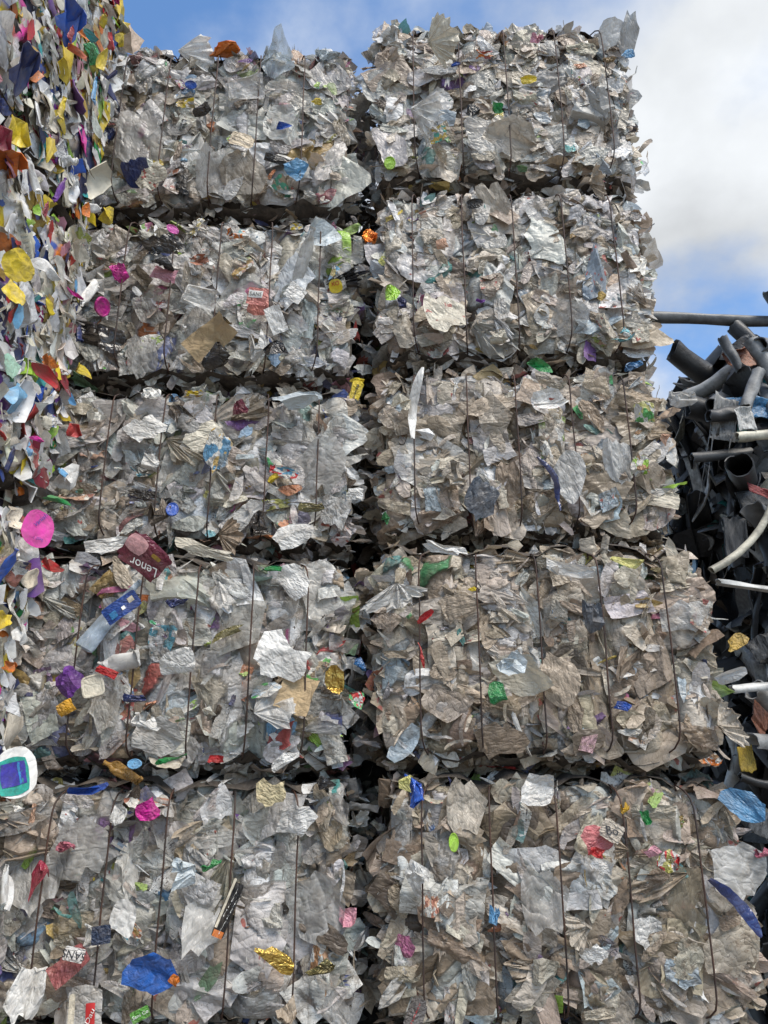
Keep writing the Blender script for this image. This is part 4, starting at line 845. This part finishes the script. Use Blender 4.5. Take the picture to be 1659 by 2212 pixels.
# bottle stack pieces on its side face
HS = [
 (0, 'bottle_shard', 'shell', 150, 45, 60, 130, 8, 'blue', 'long blue jug wall'), (0, 'bottle_shard', 'shell', 50, 150, 44, 150, 5, 'navy'), (0, 'bottle_shard', 'shell', 40, 285, 60, 110, 0, 'yellow'), (0, 'crushed_bottle', 'bottle', 225, 40, 44, 30, 20, 'yellow'), (0, 'bottle_shard', 'shell', 285, 85, 46, 80, -20, (.70, .55, .42)),
 (0, 'bottle_shard', 'shell', 260, 85, 26, 60, 0, 'yellow'), (0, 'bottle_shard', 'shell', 222, 130, 26, 66, 0, 'yellow'), (0, 'crushed_bottle', 'bottle', 135, 235, 36, 66, 0, 'yellow'), (0, 'bottle_shard', 'shell', 180, 75, 40, 24, 10, 'orange'), (0, 'bottle_shard', 'shell', 195, 78, 40, 24, 20, 'teal'), (0, 'bottle_shard', 'shell', 8, 300, 40, 90, 0, 'crimson'),
 (0, 'crushed_bottle', 'bottle', 155, 70, 40, 40, 0, (.5, .08, .1)), (0, 'crushed_bottle', 'bottle', 205, 190, 34, 76, 0, 'sky'), (0, 'bottle_shard', 'shell', 165, 110, 60, 24, 20, (.6, .12, .04)), (0, 'bottle_shard', 'shell', 240, 90, 20, 66, 30, 'red'), (0, 'bottle_shard', 'shell', 8, 235, 40, 50, 0, 'navy'),
 (1, 'crushed_bottle', 'bottle', 68, 368, 60, 90, 50, 'white'), (1, 'crushed_bottle', 'bottle', 128, 412, 36, 76, 0, 'purple'), (1, 'bottle_shard', 'shell', 108, 325, 26, 110, 0, 'yellow'), (1, 'bottle_shard', 'shell', 235, 465, 36, 50, -30, 'yellow'), (1, 'crushed_bottle', 'bottle', 205, 450, 50, 50, -60, 'white'), (1, 'bottle_shard', 'shell', 188, 455, 26, 40, 0, 'orange'), (1, 'bottle_shard', 'shell', 82, 455, 24, 30, 0, 'lime'),
 (1, 'crushed_bottle', 'bottle', 100, 450, 26, 36, 0, 'crimson'), (1, 'bottle_shard', 'round_panel', 42, 575, 74, 76, 0, 'yellow', 'yellow tub'), (1, 'bottle_shard', 'round_panel', 28, 628, 56, 66, 0, 'yellow'), (1, 'bottle_shard', 'shell', 100, 580, 76, 70, 0, 'white'), (1, 'crushed_bottle', 'bottle', 188, 640, 60, 110, 150, 'white', 'milky white bottle sticking out neck down'), (1, 'lid', 'lid', 222, 663, 42, 40, -20, 'magenta', 'magenta lid'), (1, 'bottle_shard', 'shell', 160, 633, 50, 16, 0, 'magenta'),
 (1, 'crushed_bottle', 'bottle', 172, 720, 40, 50, 0, 'navy'), (1, 'bottle_shard', 'shell', 175, 550, 50, 60, 0, 'cream'), (1, 'bottle_shard', 'shell', 105, 815, 100, 36, -10, 'red'), (1, 'bottle_shard', 'shell', 110, 785, 44, 40, 0, 'orange'), (1, 'bottle_shard', 'shell', 25, 790, 46, 60, 0, 'mint'), (1, 'bottle_shard', 'shell', 180, 800, 50, 36, 0, 'yellow'),
 (2, 'bottle_shard', 'shell', 160, 930, 36, 52, 0, 'red'), (2, 'crushed_bottle', 'bottle', 95, 910, 66, 46, 80, 'cream'), (2, 'crushed_bottle', 'bottle', 25, 985, 36, 60, 0, 'navy'), (2, 'bottle_shard', 'shell', 80, 948, 40, 24, 10, 'magenta'), (2, 'crushed_bottle', 'bottle', 135, 1020, 36, 30, 60, 'sky'), (2, 'bottle_shard', 'shell', 125, 1080, 80, 24, 6, 'green'), (2, 'bottle_shard', 'shell', 150, 1030, 50, 80, -40, 'white'), (2, 'bottle_cap', 'lid', 207, 940, 20, 24, 0, 'red'),
 (2, 'bottle_shard', 'shell', 115, 1225, 56, 36, -10, 'red'), (2, 'crushed_bottle', 'bottle', 12, 1225, 56, 100, 0, 'blue', 'blue jug'), (2, 'bottle_shard', 'shell', 8, 1340, 34, 70, 0, 'yellow'), (2, 'bottle_shard', 'shell', 45, 1370, 40, 90, -15, 'white'), (2, 'bottle_shard', 'shell', 20, 1440, 34, 30, 0, 'orange'), (2, 'crushed_bottle', 'bottle', 60, 1500, 40, 24, 80, 'navy'), (2, 'bottle_shard', 'shell', 62, 1190, 60, 60, 0, 'white'),
 (3, 'crushed_bottle', 'bottle', 10, 1900, 44, 110, 0, 'white'),
]
for i, name, shape, px, py, w, h, rot, col, *lb in HS:
    if shape == 'round_panel': shape = 'oval'
    hero(CB[i], name, shape, 'rigid', px, py, w * 1.05, h * 1.0, rot, col, .45, .05, label=lb[0] if lb else None, side=True)
lettered(CB[2], 'bottle_shard', 82, 1142, 74, 84, -12, (.70, .05, .36), .10, 3, [('Vanish', -.02, .24, .2, 'blue', 60), ('1.35kg', .08, -.26, .12, 'blue', 12)], 'rigid', 'round_panel', label='bright pink tub panel', side=True)
jug = lettered(CB[3], 'crushed_bottle', 38, 1668, 118, 108, 10, 'white', .12, 2, [], 'rigid', 'round_panel', [(-.08, -.06, .76, .74, 'teal', .5), (-.08, -.02, .6, .46, 'violet', .85), (.04, -.02, .07, .42, 'cyan', 1)], 'white jug with teal and violet label', side=True)

for b in list(BALES.values()) + CB: b.stuff.build('small_scraps', b.root)

# ------------------------------------------------------------------ rigid scrap bales of pipe and sheet, farther back beside the stacks
def rigid_mat(name, c, rough=.5): return simple_mat(name, tuple(x * .38 + .006 for x in c), c, 13, rough, .55)
RM = {'pipe_grey': rigid_mat('pvc_grey', (.15, .153, .157)), 'pipe_light': rigid_mat('pvc_light', (.32, .32, .315)), 'dark': rigid_mat('pvc_dark', (.018, .0185, .02)), 'charcoal': rigid_mat('pvc_charcoal', (.05, .051, .054)),
      'white': rigid_mat('pvc_white', (.55, .55, .53)), 'terracotta': rigid_mat('pvc_terracotta', (.34, .13, .07)), 'tarp': rigid_mat('blue_sheet', (.03, .17, .36), .35), 'red': rigid_mat('red_plate', (.25, .02, .02)), 'cream': rigid_mat('cream_hose', (.55, .52, .42)), 'moss': rigid_mat('stained_panel', (.34, .33, .27)), 'mustard': rigid_mat('mustard', (.45, .30, .03))}
def pipe_mesh(L_, rad, seed, arc=1.0, thick=.006, bend=0.0):
    r = random.Random(seed); bm = bmesh.new(); seg = 18; nl = 7; g = []
    for j in range(nl + 1):
        t = j / nl - .5; row = []
        for k in range(seg if arc >= 1 else seg + 1):
            a = 2 * math.pi * arc * k / seg; q = rad * (1 + .38 * noise.noise(Vector((math.cos(a) * .9, math.sin(a) * .9, t * 3 + seed))))
            e = 0.0
            if j in (0, nl): e = (.5 if j else -.5) * rad * noise.noise(Vector((math.cos(a) * 1.5, math.sin(a) * 1.5, seed + j)))
            row.append(bm.verts.new((math.cos(a) * q, math.sin(a) * q + bend * t * t, t * L_ + e)))
        g.append(row)
    n = len(g[0])
    for j in range(nl):
        for k in range(n if arc >= 1 else n - 1): bm.faces.new((g[j][k], g[j][(k + 1) % n], g[j + 1][(k + 1) % n], g[j + 1][k]))
    bmesh.ops.recalc_face_normals(bm, faces=bm.faces[:])
    bmesh.ops.solidify(bm, geom=bm.faces[:], thickness=thick)
    for f in bm.faces: f.smooth = True
    bm.normal_update()
    for e in bm.edges:
        if len(e.link_faces) == 2 and e.calc_face_angle(0) > R(40): e.smooth = False
    me = bpy.data.meshes.new('pipe'); bm.to_mesh(me); bm.free(); return me
def plate_mesh(seed):
    bm = lib_shell(seed); me = bpy.data.meshes.new('plate'); bm.to_mesh(me); bm.free(); return me
def line_xf(a, b): 
    d = (b - a); m = d.to_track_quat('Z', 'Y').to_matrix().to_4x4(); return Matrix.Translation((a + b) / 2) @ m
SCR = []
def scrap_bale(label, box, seed, n):
    b = Bale('pipe_bale', label, 'bale', 'bales of rigid grey scrap beside the film stacks', box, [], seed); b.core(M_CORED); SCR.append(b); r = b.r
    plates = [plate_mesh(2000 + k) for k in range(10)]; pipes = [pipe_mesh(r.uniform(.35, .9), r.uniform(.03, .07), 3000 + seed * 20 + k, r.choice((1, 1, .5, .6)), .006, r.uniform(-.2, .2)) for k in range(8)]
    mats = ['pipe_grey'] * 5 + ['charcoal'] * 7 + ['dark'] * 8 + ['pipe_light', 'pipe_light', 'tarp', 'moss', 'white']
    done = {}
    for i in range(n):
        f = r.choice(('front', 'front', 'front', 'left', 'left', 'top')); p, nn = b.surf(f, r.uniform(-1, 1), r.uniform(-1, 1)); mt = r.choice(mats); ip = r.random() < .3
        src = r.choice(pipes if ip else plates); key = (src.name, mt)
        if key not in done: m2 = src.copy(); m2.materials.clear(); m2.materials.append(RM[mt]); done[key] = m2
        if ip:
            d = Vector((r.gauss(0, 1 if f != 'left' else .25), r.gauss(0, .6), r.gauss(0, .8))).normalized(); mw = line_xf(p - d * .5, p + d * .5)
        else: sz = r.uniform(.18, .6); mw = xform(p + nn * r.uniform(-.05, .05), tilt(nn, r, .6), r.uniform(0, 6.28), (sz, sz * r.uniform(.4, 1), sz * .7))
        o = link('pipe' if ip else 'plastic_sheet', done[key], b.root); o.matrix_basis = Matrix.Translation(-b.o) @ mw
    for i in range(220):
        f = r.choice(('front', 'front', 'left')); p, nn = b.surf(f, r.uniform(-1, 1), r.uniform(-1, 1)); sz = r.uniform(.06, .22); c_ = C[r.choice(('black', 'black', 'slate', 'dgrey', 'dgrey', 'mgrey', 'navy', 'dbrown', 'mgrey', 'tan', 'teal'))]
        b.stuff.add(r.choice(('chip', 'chip', 'chip_strip')), Matrix.Translation(-b.o) @ xform(p + nn * r.uniform(-.06, .07), tilt(nn, r, .8), r.uniform(0, 6.28), (sz, sz * r.uniform(.3, 1), sz)), c_, .4, 'film', r)
    b.stuff.build('small_scraps', b.root)
    return b
NY = 1.35
nx = at_y(1632, 1100, NY).x
ztop = at_y(1600, 725, NY).z
hN = ztop / 4
NB = [scrap_bale(('topmost bale of grey pipe and sheet scrap with a long pipe on top', 'bale of grey scrap with a cream hose hanging over it', 'bale of dark scrap with flat white strips and mustard rag', 'lowest bale of dark rigid scrap, resting on the ground')[k],
      (nx, nx + 1.3, NY, NY + 1.2, ztop - hN * (k + 1) + .01, ztop - hN * k), 300 + k, 120) for k in range(4)]
FY = 3.1; fx = at_y(1440, 1000, FY).x; fzt = at_y(1500, 905, FY).z
FB = [scrap_bale(('farther bale of upright grey and stained panels, top of its stack', 'farther bale of dark scrap with crumpled blue sheet', 'farther lowest bale of dark scrap, resting on the ground')[k],
      (fx, fx + 1.5, FY, FY + 1.2, fzt - fzt / 3 * (k + 1) + .01, fzt - fzt / 3 * k), 310 + k, 70) for k in range(3)]
def pipe_px(b, a, c, Y, wpx, mt, arc=1.0, bend=0, name='pipe', seed=1, Y2=None):
    A = at_y(*a, Y); Bp = at_y(*c, Y if Y2 is None else Y2); rad = wpx * depth((A + Bp) / 2) / FPX / 2
    me = pipe_mesh((Bp - A).length, rad, seed, arc, .006, bend); me.materials.append(RM[mt])
    o = link(name, me, b.root); o.matrix_basis = Matrix.Translation(-b.o) @ line_xf(A, Bp); return o
def plate_px(b, px, py, w, h, rot, Y, mt, seed, name='plastic_sheet', lean=(0, 0, 0)):
    P = at_y(px, py, Y); s = depth(P) / FPX; bm = lib_drape(1500 + seed, ('torn', 'quad')[seed % 2])
    bmesh.ops.solidify(bm, geom=bm.faces[:], thickness=.014)
    me = bpy.data.meshes.new('plate'); bm.to_mesh(me); bm.free(); me.materials.append(RM[mt])
    o = link(name, me, b.root); o.matrix_basis = Matrix.Translation(-b.o) @ xform(P, (Vector((0, -1, 0)) + Vector(lean)).normalized(), R(rot), (w * s, h * s, (w + h) / 2 * s)); return o
T, U, W_, Z_ = NB
pipe_px(T, (1380, 684), (1720, 697), NY + .05, 24, 'pipe_grey', seed=11)
pipe_px(T, (1560, 730), (1600, 800), NY - .12, 22, 'pipe_grey', seed=12); pipe_px(T, (1622, 735), (1700, 870), NY - .14, 32, 'pipe_light', seed=13)
pipe_px(T, (1530, 900), (1600, 890), NY - .16, 30, 'charcoal', seed=14); pipe_px(T, (1538, 875), (1580, 845), NY - .1, 30, 'pipe_grey', seed=15, Y2=NY + .25)
pipe_px(T, (1640, 800), (1610, 880), NY - .2, 26, 'pipe_light', seed=16); pipe_px(T, (1592, 945), (1700, 935), NY - .22, 22, 'cream', seed=17)
pipe_px(T, (1495, 990), (1620, 978), NY - .1, 24, 'charcoal', .7, seed=18); pipe_px(T, (1640, 745), (1720, 760), NY - .18, 34, 'pipe_grey', seed=19, Y2=NY - .05)
plate_px(T, 1598, 775, 70, 66, 10, NY - .05, 'terracotta', 1); plate_px(T, 1565, 900, 56, 170, -12, NY - .14, 'pipe_light', 3); plate_px(T, 1610, 905, 40, 110, 8, NY - .24, 'white', 5)
plate_px(T, 1600, 870, 70, 60, 0, NY - .12, 'tarp', 7); plate_px(T, 1640, 880, 70, 76, 20, NY - .15, 'tarp', 9)
plate_px(U, 1590, 1160, 50, 170, -4, NY - .14, 'charcoal', 11); plate_px(U, 1635, 1100, 70, 120, 15, NY - .08, 'charcoal', 13); plate_px(U, 1640, 1060, 60, 24, -30, NY - .18, 'red', 15)
pipe_px(U, (1560, 1250), (1700, 1070), NY - .3, 11, 'cream', bend=.25, seed=21, name='hose'); pipe_px(U, (1550, 1262), (1720, 1285), NY - .2, 22, 'white', .5, seed=22)
pipe_px(W_, (1580, 1492), (1720, 1480), NY - .2, 24, 'white', .6, seed=23); plate_px(W_, 1640, 1560, 40, 110, 5, NY - .1, 'terracotta', 17); plate_px(W_, 1612, 1640, 36, 90, 5, NY - .12, 'mustard', 19, 'rag')
pipe_px(W_, (1600, 1690), (1720, 1700), NY - .22, 18, 'dark', seed=24, bend=.1); plate_px(W_, 1645, 1400, 60, 120, 20, NY - .06, 'charcoal', 21); plate_px(Z_, 1640, 1780, 50, 100, -8, NY - .14, 'pipe_grey', 23)
F1, F2, F3 = FB
plate_px(F1, 1525, 1010, 90, 150, 3, FY - .15, 'moss', 2); plate_px(F1, 1478, 1000, 40, 130, 0, FY - .2, 'pipe_grey', 4); pipe_px(F1, (1480, 900), (1560, 895), FY - .1, 16, 'white', seed=31); plate_px(F1, 1465, 920, 40, 50, -30, FY - .15, 'pipe_grey', 6)
pipe_px(F1, (1505, 920), (1485, 1000), FY - .22, 16, 'terracotta', .5, seed=32); plate_px(F1, 1540, 925, 70, 40, -20, FY - .2, 'white', 8); plate_px(F1, 1530, 1035, 60, 20, 30, FY - .3, 'terracotta', 10)
plate_px(F2, 1540, 1100, 80, 60, 0, FY - .2, 'tarp', 11, 'tarpaulin'); plate_px(F2, 1530, 1150, 60, 60, 30, FY - .25, 'tarp', 13, 'tarpaulin')

# ------------------------------------------------------------------ ground
me = bpy.data.meshes.new('ground'); S = 600
me.from_pydata([(-S, -S, 0), (S, -S, 0), (S, S, 0), (-S, S, 0)], [], [(0, 1, 2, 3)]); me.materials.append(M_GROUND)
g = link('ground', me); g['kind'] = 'structure'
print('objects', len(bpy.data.objects), 'tris', sum(len(m.polygons) for m in bpy.data.meshes))
